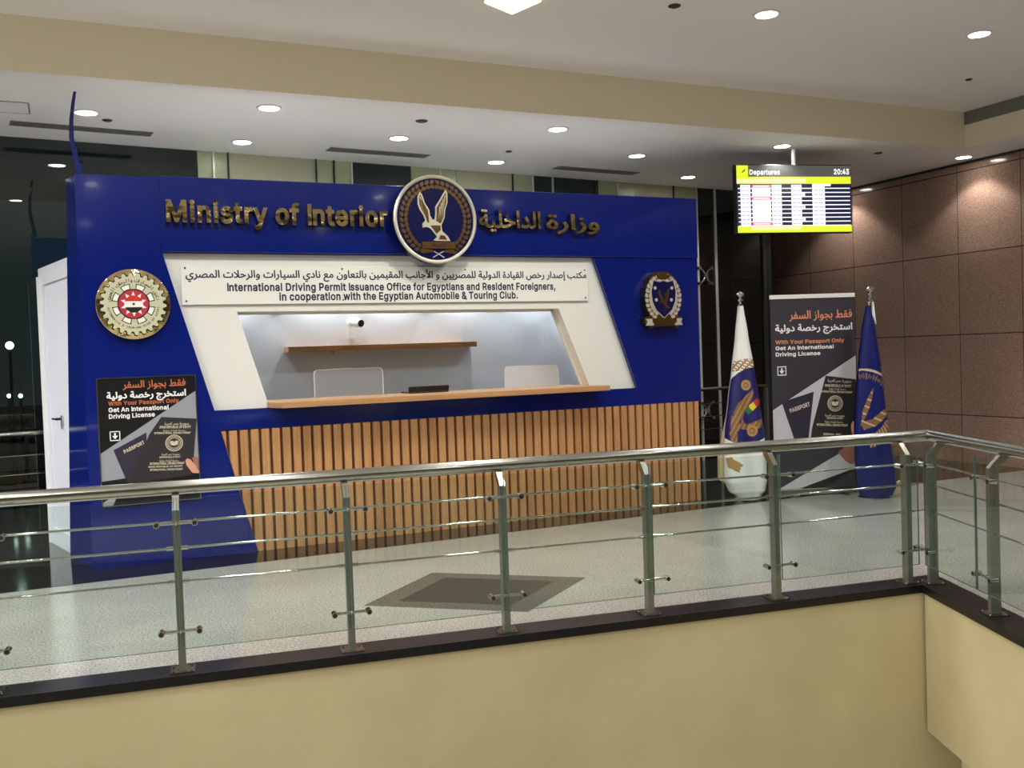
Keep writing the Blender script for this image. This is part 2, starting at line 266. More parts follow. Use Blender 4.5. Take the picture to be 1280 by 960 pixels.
# outlines of the sans-serif letters: advance, points and faces in thousandths
GLYPHS = {
 '&': (448, '197,-35 161,-33 128,-25 98,-13 71,3 48,23 30,47 17,74 9,103 6,133 8,158 13,182 23,203 35,222 49,239 66,256 123,301 199,357 216,372 230,389 232,393 233,398 234,404 233,413 230,419 226,425 220,429 212,432 201,433 194,432 187,431 181,428 176,425 173,421 169,417 167,412 166,406 165,399 166,391 167,383 170,376 191,344 225,302 478,-19 351,-28 150,214 99,275 85,294 72,313 62,332 54,353 49,375 47,399 49,425 56,450 67,472 81,493 100,510 121,524 146,534 172,540 200,542 228,540 255,534 279,524 300,510 318,494 332,474 343,452 350,429 352,405 351,386 347,368 341,351 333,335 323,320 312,306 274,271 171,195 154,181 141,169 133,159 129,150 126,141 125,131 126,120 129,111 133,103 139,95 147,88 156,82 167,78 179,75 193,74 209,76 224,79 239,85 254,93 268,103 281,115 292,128 302,144 310,162 316,181 320,202 322,252 437,252 434,191 430,161 423,135 414,112 404,93 393,76 367,44 353,28 332,8 308,-8 281,-20 253,-28 225,-33 188,349 96,279 258,260 168,192 252,91 317,186 398,83 325,3', '46,16,121 48,47,16 49,48,16 8,7,85 85,84,8 9,8,84 10,9,84 84,83,10 11,10,83 79,45,80 93,92,1 92,91,1 2,1,91 90,2,91 31,30,59 30,60,59 2,90,3 90,89,3 4,3,89 89,88,4 5,4,88 88,87,5 6,5,87 87,86,6 7,6,86 85,7,86 11,83,82 12,11,82 13,12,82 82,81,13 14,13,81 81,80,14 80,45,14 15,14,45 46,15,45 16,46,45 16,41,120 40,39,16 49,16,39 50,49,39 39,38,50 51,50,38 38,37,51 52,51,37 37,36,52 53,52,36 54,53,36 36,35,54 55,54,35 35,34,55 56,55,34 34,33,56 57,56,33 33,32,57 58,57,32 32,31,58 31,59,58 28,61,29 94,0,119 119,95,94 42,18,17 28,27,62 61,28,62 95,119,118 118,117,95 117,96,95 26,25,64 64,63,26 27,26,63 62,27,63 113,114,44 113,44,43 43,112,113 124,127,97 44,114,115 108,107,104 105,104,107 107,106,105 96,117,116 98,97,115 115,114,98 99,98,114 114,113,99 100,99,113 113,112,100 112,101,100 42,77,76 18,42,76 19,18,76 76,75,19 75,74,19 20,19,74 74,73,20 73,72,20 21,20,72 72,71,21 22,21,71 71,70,22 70,69,22 23,22,69 69,68,23 68,67,23 24,23,67 67,66,24 25,24,66 66,65,25 64,25,65 93,1,0 0,94,93 97,98,78 98,99,78 99,100,78 100,101,78 101,102,78 102,103,78 45,78,42 16,45,42 41,16,42 42,17,41 60,30,29 29,61,60 16,47,121 40,16,120 41,17,120 109,108,104 77,42,122 111,110,104 110,109,104 102,101,112 42,78,122 103,102,112 45,79,123 78,45,123 15,46,121 125,126,111 126,125,103 78,103,122 97,78,123 96,116,124 97,123,124 122,103,125 111,104,125 112,43,126 103,112,126 44,115,127 115,97,127 127,124,116'),
 ',': (188, '5,-147 44,99 173,98 106,-147', '1,0,3 3,2,1'),
 '.': (188, '95,-33 76,-30 58,-23 43,-11 31,4 24,22 21,41 24,60 31,78 43,93 58,105 76,113 95,115 114,113 132,105 148,93 160,78 167,60 169,41 167,22 159,4 148,-11 132,-23 114,-30', '6,5,4 7,6,9 9,8,7 1,0,2 3,2,0 6,4,3 9,6,3 22,21,23 19,18,20 18,17,15 16,15,17 20,18,21 18,15,12 13,12,15 14,13,15 23,21,0 21,18,0 18,12,0 3,0,12 9,3,12 10,9,12 11,10,12'),
 '0': (453, '227,-35 185,-31 147,-19 113,2 84,30 60,64 42,104 30,149 22,199 20,254 22,309 30,359 43,405 61,445 84,479 113,507 147,527 185,540 227,544 268,540 306,527 340,507 369,479 392,445 410,404 423,359 431,309 433,254 431,199 423,149 411,104 393,64 369,30 340,2 306,-19 268,-31 227,78 244,80 258,85 271,95 283,109 294,128 303,152 310,181 314,215 316,254 314,293 310,327 303,357 294,381 283,400 271,414 258,424 244,429 227,431 210,429 195,424 182,414 170,400 159,381 150,357 143,327 139,293 137,254 139,215 143,181 150,152 159,128 170,109 182,95 195,85 210,80', '8,7,65 65,64,8 9,8,64 64,63,9 63,62,9 10,9,62 62,61,10 11,10,61 1,71,2 71,70,2 56,55,16 55,17,16 2,70,3 70,69,3 4,3,69 69,68,4 5,4,68 68,67,5 6,5,67 67,66,6 7,6,66 65,7,66 11,61,60 12,11,60 60,59,12 13,12,59 59,58,13 14,13,58 58,57,14 15,14,57 57,56,15 56,16,15 37,0,35 18,53,19 37,35,34 38,37,34 53,52,20 19,53,20 29,28,43 44,43,28 28,27,44 45,44,27 46,45,27 27,26,46 47,46,26 26,25,47 38,34,33 39,38,33 33,32,39 40,39,32 32,31,40 41,40,31 31,30,41 42,41,30 30,29,42 29,43,42 47,25,48 25,24,48 49,48,24 24,23,49 50,49,23 23,22,50 51,50,22 22,21,51 52,51,21 20,52,21 71,1,0 36,71,0 0,37,36 53,18,54 55,54,18 17,55,18'),
 '2': (453, '36,-28 36,59 214,248 261,300 271,314 279,326 285,338 289,349 291,360 292,371 291,384 288,395 284,404 278,411 270,418 261,424 250,428 238,431 224,431 209,430 197,427 186,423 177,417 170,409 164,400 159,389 156,377 153,334 35,334 40,396 48,428 62,457 81,482 103,504 130,521 159,534 191,541 225,544 259,541 290,534 319,521 345,505 367,484 385,460 398,433 406,403 409,373 408,350 404,329 397,308 387,286 374,264 358,241 288,161 181,49 181,85 417,85 417,-28 215,85', '27,26,28 29,28,26 26,25,29 30,29,25 31,30,25 25,24,31 32,31,24 18,37,19 17,16,38 37,18,17 17,38,37 36,20,19 19,37,36 1,0,54 54,55,1 55,2,1 32,24,23 33,32,23 23,22,33 34,33,22 22,21,34 35,34,21 21,20,35 20,36,35 52,51,4 5,4,51 51,50,5 6,5,50 50,49,6 7,6,49 49,48,7 8,7,48 48,47,8 9,8,47 47,46,9 10,9,46 46,45,10 45,44,10 11,10,44 44,43,11 12,11,43 43,42,12 13,12,42 42,41,13 14,13,41 41,40,14 15,14,40 39,15,40 54,0,57 57,56,54 54,56,58 55,54,58 2,55,53 3,2,53 53,52,3 52,4,3 15,39,16 38,16,39 53,55,58'),
 '3': (453, '218,-35 184,-33 152,-27 122,-16 93,-1 69,18 48,40 31,67 21,97 11,160 133,160 139,123 143,113 149,105 156,97 165,91 176,85 188,81 203,79 218,78 235,79 250,82 264,86 275,93 284,100 291,109 297,118 300,130 301,145 300,158 297,171 292,182 285,192 275,201 262,208 246,214 226,218 200,220 129,220 129,310 260,459 260,424 42,424 42,537 400,537 400,450 195,236 183,316 249,318 286,313 320,302 349,285 374,263 395,238 409,209 418,178 421,145 418,111 409,80 394,51 374,25 349,4 321,-13 289,-25 255,-32 229,424 271,315', '6,5,13 13,12,6 7,6,12 12,11,7 8,7,11 11,10,8 9,8,10 18,0,19 19,0,20 0,18,1 17,1,18 46,37,36 47,46,48 1,17,2 17,16,2 3,2,16 16,15,3 4,3,15 15,14,4 5,4,14 13,5,14 37,46,38 39,38,46 46,47,39 39,47,41 57,56,28 56,55,28 29,28,55 55,54,29 22,63,62 23,22,62 62,61,23 24,23,61 61,60,24 25,24,60 60,59,25 26,25,59 59,58,26 27,26,58 58,57,27 57,28,27 29,54,30 54,53,30 31,30,53 53,52,31 32,31,52 52,51,32 33,32,51 51,50,33 34,33,50 49,34,50 45,41,48 40,41,45 45,44,40 20,0,64 21,20,64 64,63,21 63,22,21 34,49,35 47,48,41 43,42,40 40,44,43 40,42,65 41,40,65 39,41,65 36,35,49 66,46,49 46,36,49 48,46,66 45,48,66'),
 '4': (453, '12,77 12,166 231,537 350,531 137,158 137,191 441,191 441,77 254,-28 254,121 254,146 254,346 371,346 371,-28 155,191 254,77 254,191 371,191 371,77', '1,0,4 1,4,5 4,0,9 4,9,10 1,5,2 4,10,14 5,4,14 3,2,5 3,5,14 12,11,16 17,16,10 18,15,8 9,0,15 14,10,16 16,17,12 7,6,17 18,7,17 15,18,9 18,17,10 10,9,18 8,13,18'),
 ':': (188, '95,-33 76,-30 58,-23 43,-11 31,4 24,22 21,41 24,60 31,78 43,93 58,105 76,113 95,115 114,113 132,105 148,93 160,78 167,60 169,41 167,22 159,4 148,-11 132,-23 114,-30 95,243 76,245 58,252 43,264 31,279 24,297 21,316 24,335 31,353 43,369 58,380 76,388 95,390 114,388 132,380 148,369 160,353 167,335 169,316 167,297 159,279 148,264 132,252 114,245', '6,5,4 7,6,9 9,8,7 30,29,28 31,30,33 33,32,31 1,0,2 3,2,0 25,24,26 27,26,24 6,4,3 9,6,3 30,28,27 33,30,27 22,21,23 46,45,47 19,18,20 18,17,15 16,15,17 43,42,44 42,41,39 40,39,41 20,18,21 18,15,12 13,12,15 14,13,15 44,42,45 42,39,36 37,36,39 38,37,39 23,21,0 21,18,0 18,12,0 3,0,12 9,3,12 10,9,12 11,10,12 47,45,24 45,42,24 42,36,24 27,24,36 33,27,36 34,33,36 35,34,36'),
 'A': (480, '-20,-26 182,537 296,537 500,-26 375,-28 261,293 237,364 196,505 281,505 240,363 217,294 105,-28 82,114 82,227 398,227 398,114 239,360 194,227 284,227 325,114 154,114', '12,0,11 0,12,13 20,17,12 10,6,13 6,7,13 7,1,13 0,13,1 15,4,3 3,14,15 9,5,14 8,9,14 2,8,14 14,3,2 18,19,15 9,6,16 9,8,6 7,6,8 1,7,8 8,2,1 6,10,16 5,9,16 17,20,18 10,13,17 13,12,17 14,5,18 15,14,18 4,15,19 19,18,20 12,11,20'),
 'B': (456, '32,-28 32,537 242,537 278,535 312,528 342,516 367,499 389,479 405,456 417,430 424,403 426,374 425,350 420,327 412,307 401,290 387,275 372,263 356,253 340,246 343,247 343,286 338,287 358,280 378,269 397,255 413,237 427,217 438,192 444,165 446,136 444,107 436,79 424,52 407,29 384,8 356,-8 324,-19 287,-26 247,-28 153,85 244,85 276,87 298,93 312,101 320,111 325,123 327,137 326,148 323,159 318,169 312,178 303,186 292,193 280,198 265,202 247,203 153,203 153,313 237,313 252,314 265,317 276,321 285,327 293,334 300,342 304,350 307,360 308,372 306,386 301,398 293,408 282,416 264,422 239,424 153,424 343,247 343,285 379,268', '40,57,0 1,0,57 74,2,75 59,58,57 1,57,58 58,75,1 75,2,1 41,39,42 60,56,55 55,61,60 40,0,39 39,41,40 59,57,56 56,60,59 2,74,73 73,3,2 42,39,38 72,4,73 3,73,4 22,19,76 23,18,17 17,24,23 24,16,23 34,33,45 33,32,45 46,45,32 32,31,46 47,46,31 31,30,47 30,29,47 48,47,29 29,28,48 49,48,28 28,27,49 18,20,26 26,25,18 17,18,25 24,17,78 23,16,15 15,14,23 21,23,14 14,13,21 42,38,37 43,42,37 37,36,43 44,43,36 36,35,44 35,34,44 34,45,44 49,27,50 27,26,50 26,20,50 20,19,50 51,50,19 52,51,19 53,52,19 54,53,19 55,54,19 61,55,19 19,22,61 62,61,22 63,62,22 64,63,22 65,64,22 66,65,22 22,21,66 67,66,21 21,13,67 13,12,67 68,67,12 12,11,68 11,10,68 69,68,10 10,9,69 70,69,9 9,8,70 8,7,70 71,70,7 7,6,71 6,5,71 72,71,5 4,72,5 17,25,78 20,18,76 76,18,77 76,77,22 23,21,77 18,23,77 16,24,78'),
 'C': (510, '267,-35 220,-31 176,-19 135,1 99,28 69,62 44,103 26,149 16,199 12,254 16,309 26,360 44,406 69,446 99,480 135,507 176,528 220,540 267,544 295,542 323,538 349,531 374,521 398,508 419,493 439,475 457,455 472,433 484,408 494,381 508,320 387,320 377,356 372,368 366,379 359,389 350,398 341,406 330,412 319,418 307,422 294,425 281,427 268,428 242,426 220,419 199,409 180,394 164,375 150,352 140,324 134,292 131,254 134,217 140,184 150,157 164,133 180,115 199,100 220,90 242,83 268,81 281,82 294,84 307,87 319,91 330,97 341,103 350,111 358,120 366,130 372,141 377,153 387,188 508,188 494,128 485,101 472,76 457,54 440,34 420,16 398,1 375,-12 349,-22 323,-29 296,-33', '7,6,55 55,54,7 8,7,54 54,53,8 9,8,53 53,52,9 52,51,9 10,9,51 51,50,10 11,10,50 50,49,11 12,11,49 49,48,12 13,12,48 1,59,2 59,58,2 46,45,16 45,17,16 0,61,60 41,19,42 61,0,62 18,44,43 43,42,18 42,19,18 0,60,1 59,1,60 17,45,44 44,18,17 2,58,3 58,57,3 4,3,57 5,4,57 57,56,5 6,5,56 55,6,56 13,48,47 14,13,47 15,14,47 47,46,15 46,16,15 64,84,83 65,64,83 40,39,21 20,40,21 76,75,72 73,72,75 75,74,73 30,29,31 32,31,29 29,28,32 65,83,82 66,65,82 82,81,66 67,66,81 81,80,67 68,67,80 80,79,68 69,68,79 79,78,69 70,69,78 78,77,70 71,70,77 77,76,71 76,72,71 32,28,33 28,27,33 34,33,27 27,26,34 35,34,26 26,25,35 36,35,25 25,24,36 37,36,24 24,23,37 38,37,23 23,22,38 39,38,22 21,39,22 62,0,85 63,62,85 85,84,63 84,64,63 40,20,41 19,41,20'),
 'D': (502, '220,-28 68,-28 68,85 214,85 250,87 279,94 304,105 324,120 340,138 353,161 363,188 369,220 371,255 369,291 363,322 354,349 341,371 325,389 305,404 282,415 254,421 220,424 65,424 65,537 226,537 277,533 324,522 367,503 404,476 434,443 459,404 476,359 486,309 490,255 486,201 476,151 458,106 434,66 402,33 364,6 321,-13 272,-24 153,537 153,-28 32,-28 32,537 153,424 153,85', '45,44,22 22,23,45 0,3,43 2,43,47 1,43,0 43,2,1 44,1,2 22,44,2 22,2,46 22,46,42 23,22,42 41,5,4 24,20,25 19,18,26 5,41,40 40,6,5 25,20,19 19,26,25 41,4,0 3,0,4 20,24,21 42,21,24 37,36,8 9,8,36 36,35,9 10,9,35 35,34,10 11,10,34 34,33,11 33,12,11 12,33,13 33,32,13 14,13,32 32,31,14 15,14,31 31,30,15 16,15,30 30,29,16 17,16,29 29,28,17 27,17,28 6,40,39 7,6,39 39,38,7 38,37,7 37,8,7 17,27,18 26,18,27 21,42,46 2,47,46 43,3,47'),
 'E': (419, '32,-28 32,537 400,537 400,424 153,424 153,314 383,314 383,201 153,201 153,85 403,85 403,-28', '0,9,8 1,0,8 8,5,1 5,4,1 9,0,11 11,10,9 5,8,7 7,6,5 3,2,4 1,4,2'),
 'F': (410, '32,-28 32,537 397,537 397,424 153,424 153,306 374,306 374,193 153,193 153,-28', '9,8,0 8,5,0 1,0,5 3,2,4 5,8,7 7,6,5 1,5,4 4,2,1'),
 'G': (520, '269,-35 220,-31 176,-19 135,1 98,29 68,63 44,103 26,149 16,199 12,254 16,309 26,360 44,405 68,446 98,480 134,507 174,528 218,540 264,544 294,542 322,538 349,530 375,520 399,507 421,491 441,473 458,453 473,431 486,407 495,381 509,321 388,321 376,354 370,366 364,378 356,388 348,397 339,405 329,412 318,417 307,422 294,425 280,427 266,428 241,426 219,419 198,409 180,394 164,375 150,352 140,324 134,292 131,254 134,217 140,184 150,157 164,134 180,115 199,100 220,90 243,83 269,81 292,83 313,88 331,96 347,107 360,120 372,137 380,156 385,178 389,235 439,227 255,171 255,284 506,284 506,199 503,156 492,114 475,77 452,44 423,16 390,-6 353,-22 312,-32 387,211', '7,6,55 55,54,7 8,7,54 54,53,8 9,8,53 53,52,9 52,51,9 10,9,51 51,50,10 11,10,50 50,49,11 12,11,49 49,48,12 13,12,48 59,58,2 46,45,16 45,17,16 62,61,0 18,43,42 60,1,0 0,61,60 43,18,44 59,2,1 1,60,59 17,45,44 44,18,17 2,58,3 58,57,3 4,3,57 5,4,57 57,56,5 6,5,56 55,6,56 13,48,47 14,13,47 15,14,47 47,46,15 46,16,15 41,40,20 19,41,20 63,83,82 64,63,82 39,38,22 22,21,39 40,39,21 20,40,21 70,84,71 77,76,68 69,68,76 71,69,76 76,75,71 75,74,71 30,29,31 64,82,81 65,64,81 81,80,65 66,65,80 80,79,66 79,78,66 67,66,78 78,77,67 77,68,67 31,29,32 29,28,32 33,32,28 28,27,33 34,33,27 27,26,34 35,34,26 26,25,35 36,35,25 25,24,36 37,36,24 24,23,37 38,37,23 22,38,23 62,0,83 83,63,62 84,70,72 73,72,70 70,71,74 41,19,42 18,42,19 69,71,84 73,70,74'),
 'I': (125, '32,-28 149,-28 149,537 32,537', '0,1,2,3'),
 'L': (393, '32,-28 32,537 153,537 153,85 389,85 389,-28', '1,0,3 3,0,5 5,4,3 1,3,2'),
 'M': (628, '32,-28 32,537 171,537 303,197 314,168 326,131 338,92 357,22 271,22 291,91 303,130 316,167 326,197 457,537 596,537 596,-28 476,-28 476,291 476,327 477,369 478,414 480,485 549,484 524,401 508,354 494,312 482,281 361,-28 267,-28 144,281 133,311 118,352 103,399 76,483 146,485 148,417 149,372 150,329 150,291 150,-28 315,165 476,266 150,267', '31,32,0 1,0,32 32,33,1 29,30,0 31,0,30 32,31,36 36,35,32 33,32,35 35,34,33 3,10,4 37,38,3 29,0,39 38,29,42 30,29,38 38,37,30 31,30,37 36,31,37 37,3,36 34,35,2 33,34,2 1,33,2 11,5,12 17,18,12 23,24,15 15,14,23 14,22,23 25,26,15 15,24,25 24,23,19 20,19,23 21,20,23 23,22,21 15,26,16 26,17,41 26,25,17 18,17,25 25,24,18 24,19,18 12,18,19 20,21,13 21,22,13 22,14,13 8,28,27 27,7,8 9,8,7 7,6,9 10,9,6 6,5,10 10,5,40 19,20,12 35,36,3 2,35,3 5,11,40 4,10,40 20,13,12 12,5,17 41,17,6 5,6,17 16,26,41 7,27,41 6,7,41 29,39,42 28,8,42 3,38,42 10,3,42 9,10,42 8,9,42'),
 'N': (523, '32,-28 32,537 152,537 367,197 387,165 412,120 454,35 379,21 373,107 371,157 371,195 371,537 491,537 491,-28 371,-28 178,275 153,316 124,367 67,472 146,486 150,385 152,329 153,291 153,-28 371,191 152,318', '1,0,18 18,0,17 17,20,18 20,19,18 16,15,21 0,23,22 17,0,22 17,22,25 17,25,21 20,17,21 21,15,20 18,19,2 1,18,2 9,4,24 6,13,12 5,7,6 6,12,5 4,5,12 13,6,14 6,7,14 7,5,8 9,8,5 5,4,9 4,12,10 10,12,11 7,8,15 8,9,15 9,3,15 20,15,3 2,19,3 19,20,3 4,10,24 3,9,24 14,7,15 16,21,25'),
 'O': (533, '267,-35 220,-31 176,-19 136,1 100,28 69,62 45,103 27,149 16,199 12,254 16,309 27,360 45,406 69,446 100,480 136,507 176,528 220,540 267,544 314,540 358,528 398,507 434,480 465,446 489,406 507,360 518,309 521,254 518,199 507,149 489,103 465,62 434,28 398,1 358,-19 314,-31 267,81 291,83 314,89 334,100 353,114 369,133 383,156 393,184 400,217 402,254 400,292 393,325 383,353 369,376 353,395 334,409 314,419 291,426 267,428 242,426 220,419 199,409 181,394 164,376 151,352 140,324 134,292 131,254 134,217 140,184 151,156 164,133 181,114 199,100 220,89 242,83', '8,7,65 65,64,8 9,8,64 64,63,9 63,62,9 10,9,62 62,61,10 11,10,61 0,71,1 71,70,1 17,56,55 55,18,17 1,70,2 69,2,70 57,56,16 56,17,16 2,69,3 69,68,3 4,3,68 5,4,68 68,67,5 6,5,67 67,66,6 7,6,66 65,7,66 11,61,60 12,11,60 60,59,12 13,12,59 59,58,13 14,13,58 15,14,58 58,57,15 57,16,15 35,38,37 52,19,53 38,35,34 34,39,38 52,51,20 19,52,20 29,28,43 44,43,28 28,27,44 45,44,27 46,45,27 27,26,46 47,46,26 26,25,47 39,34,33 40,39,33 33,32,40 32,31,40 41,40,31 31,30,41 42,41,30 30,29,42 29,43,42 47,25,48 25,24,48 49,48,24 24,23,49 50,49,23 23,22,50 22,21,50 51,50,21 20,51,21 35,37,0 37,36,0 71,0,36 18,55,54 54,53,18 53,19,18'),
 'P': (445, '32,-28 32,537 236,537 276,534 313,526 346,512 374,493 397,470 415,443 427,413 434,381 437,348 434,314 427,282 415,252 397,225 374,202 346,183 313,169 276,160 236,158 81,158 81,270 232,270 254,272 271,275 284,281 294,288 302,296 308,306 312,318 315,332 316,348 315,363 312,377 308,389 302,399 294,407 284,414 270,419 253,423 231,424 153,424 153,-28 153,270 153,158', '43,21,0 21,22,0 1,0,22 40,2,41 42,41,2 21,43,45 22,21,45 22,44,42 1,22,42 42,2,1 19,25,24 19,24,20 23,20,24 39,3,40 2,40,3 15,14,29 14,13,29 30,29,13 13,12,30 31,30,12 12,11,31 32,31,11 33,32,11 11,10,33 34,33,10 10,9,34 35,34,9 9,8,35 8,7,35 25,19,18 26,25,18 18,17,26 27,26,17 17,16,27 28,27,16 16,15,28 15,29,28 35,7,36 7,6,36 37,36,6 6,5,37 38,37,5 5,4,38 39,38,4 3,39,4 20,23,45 23,44,45 44,22,45'),
 'R': (449, '32,-28 32,537 237,537 277,534 313,527 346,514 374,495 397,473 415,447 428,417 435,386 437,352 435,318 428,287 415,258 397,232 374,210 345,192 313,179 276,172 237,170 68,170 68,283 233,283 255,284 272,287 286,292 296,298 303,305 309,314 313,324 316,337 317,352 316,367 313,381 309,392 303,401 295,408 285,414 272,419 254,423 232,424 153,424 153,-28 336,-28 192,252 319,257 466,-23 153,283 153,170 234,170 352,196', '21,0,43 0,21,22 1,0,22 22,42,1 45,20,19 40,2,41 21,43,49 22,21,49 41,2,42 1,42,2 39,3,40 2,40,3 44,17,18 17,46,18 17,44,47 17,47,51 46,17,51 16,15,46 15,14,46 29,46,14 14,13,29 30,29,13 13,12,30 31,30,12 12,11,31 32,31,11 33,32,11 11,10,33 34,33,10 10,9,34 9,8,34 44,20,50 19,20,44 44,18,19 18,46,19 25,24,46 26,25,46 27,26,46 28,27,46 46,29,28 34,8,35 8,7,35 36,35,7 7,6,36 37,36,6 6,5,37 38,37,5 5,4,38 39,38,4 3,39,4 42,22,48 20,45,50 45,23,48 48,49,45 48,22,49 45,49,50 23,45,24 46,24,45 19,46,45 16,46,51'),
 'S': (447, '224,-37 185,-35 149,-28 116,-16 87,-1 62,20 41,44 25,72 15,102 6,165 128,165 135,126 139,115 145,106 153,98 164,91 176,85 191,81 207,78 224,77 243,78 260,81 275,86 288,93 299,100 307,109 313,118 316,128 317,139 316,149 314,155 310,161 304,167 295,173 285,179 236,196 175,213 134,227 97,245 67,269 43,298 28,333 24,372 27,405 36,436 52,464 73,488 97,508 126,523 158,535 191,541 227,544 263,541 297,535 328,523 356,507 380,488 400,465 415,439 425,410 433,350 315,350 305,391 298,403 286,414 269,423 249,428 225,430 207,429 192,427 178,422 167,416 158,409 152,402 147,394 144,385 143,376 144,366 147,359 152,353 159,346 169,339 180,334 221,320 272,306 322,290 340,281 358,272 375,260 392,246 407,230 419,211 429,189 435,165 436,138 434,107 425,76 410,48 390,23 365,2 335,-15 301,-27 264,-35', '7,6,12 12,11,7 8,7,11 11,10,8 9,8,10 42,41,77 77,76,42 43,42,76 76,75,43 44,43,75 0,19,18 50,69,68 0,18,1 17,1,18 82,36,83 1,17,2 17,16,2 70,69,49 69,50,49 2,16,3 16,15,3 4,3,15 15,14,4 5,4,14 14,13,5 6,5,13 12,6,13 36,82,37 82,81,37 38,37,81 81,80,38 39,38,80 80,79,39 79,78,39 40,39,78 41,40,78 77,41,78 44,75,74 45,44,74 74,73,45 46,45,73 73,72,46 47,46,72 72,71,47 48,47,71 71,70,48 70,49,48 51,67,66 21,20,102 51,66,52 21,102,101 22,21,101 66,65,53 52,66,53 96,95,27 28,27,95 95,94,28 94,93,28 29,28,93 93,92,29 22,101,100 23,22,100 100,99,23 24,23,99 99,98,24 25,24,98 98,97,25 26,25,97 97,96,26 96,27,26 29,92,30 92,91,30 91,90,30 31,30,90 90,89,31 32,31,89 89,88,32 88,87,32 33,32,87 87,86,33 34,33,86 86,85,34 35,34,85 84,35,85 60,59,61 62,61,59 59,58,62 58,57,62 63,62,57 57,56,63 64,63,56 56,55,64 55,54,64 65,64,54 53,65,54 102,20,0 19,0,20 83,36,35 35,84,83 67,51,68 50,68,51'),
 'T': (449, '4,424 4,537 445,537 445,424 285,424 285,-28 165,-28 165,424', '1,0,7 3,2,4 5,4,6 7,6,4 4,2,7 1,7,2'),
 'U': (517, '259,-36 216,-33 177,-25 141,-10 109,11 82,36 61,65 45,99 35,135 32,172 32,537 152,537 152,179 154,159 158,142 165,127 175,113 186,102 200,93 217,86 236,81 259,80 281,81 301,86 317,93 331,102 343,113 352,127 359,142 363,159 365,179 365,537 485,537 485,172 482,135 473,99 457,65 435,36 408,11 376,-10 341,-25 301,-33', '10,9,12 12,11,10 0,20,1 20,19,1 1,19,2 19,18,2 2,18,3 18,17,3 4,3,17 17,16,4 5,4,16 16,15,5 6,5,15 7,6,15 15,14,7 8,7,14 14,13,8 9,8,13 12,9,13 41,23,22 23,41,40 24,23,40 34,33,29 30,29,33 33,32,30 31,30,32 24,40,39 25,24,39 39,38,25 26,25,38 38,37,26 27,26,37 37,36,27 36,35,27 28,27,35 35,34,28 34,29,28 41,22,0 22,21,0 20,0,21'),
 'V': (480, '184,-28 -20,534 104,537 219,215 242,146 284,4 199,4 240,147 263,215 375,537 500,534 298,-28 241,149', '3,6,7 6,3,0 1,0,3 2,1,3 8,4,5 8,5,11 11,10,8 10,9,8 6,0,11 11,5,6 5,4,6 7,6,4 7,4,12 4,8,12 3,7,12'),
 'W': (686, '134,-28 -19,536 104,537 190,203 203,152 214,99 231,12 155,12 172,99 184,152 197,203 285,537 401,537 489,203 502,152 514,99 531,12 454,12 471,99 483,152 496,203 582,537 705,536 552,-28 434,-28 341,316 324,386 302,503 383,503 362,389 345,316 252,-28 194,190 492,189 343,308', '0,7,8 1,0,8 8,9,1 9,3,1 2,1,3 7,0,31 31,6,7 8,7,6 6,5,8 5,4,8 9,8,4 9,4,32 32,4,10 4,25,10 25,26,10 26,27,10 16,23,15 23,22,15 14,15,22 20,14,22 22,21,20 23,16,24 17,24,16 16,15,17 18,17,15 19,18,15 15,14,19 19,14,33 30,19,13 29,30,13 28,29,13 30,25,34 26,25,30 30,29,26 27,26,29 29,28,27 11,27,28 28,12,11 3,9,32 27,11,10 12,28,13 14,20,33 13,19,33 4,5,25 34,25,5 24,17,34 19,30,34 18,19,34 17,18,34 6,31,5 31,34,5'),
 'Y': (472, '175,-28 175,200 -23,530 107,537 216,359 247,305 287,206 186,206 226,305 256,359 365,537 494,530 296,200 296,-28 236,324', '1,7,8 8,4,1 1,4,2 3,2,4 5,6,12 9,5,12 12,11,9 11,10,9 1,0,13 13,12,1 7,1,12 12,6,7 6,5,7 8,7,5 8,5,14 5,9,14 4,8,14'),
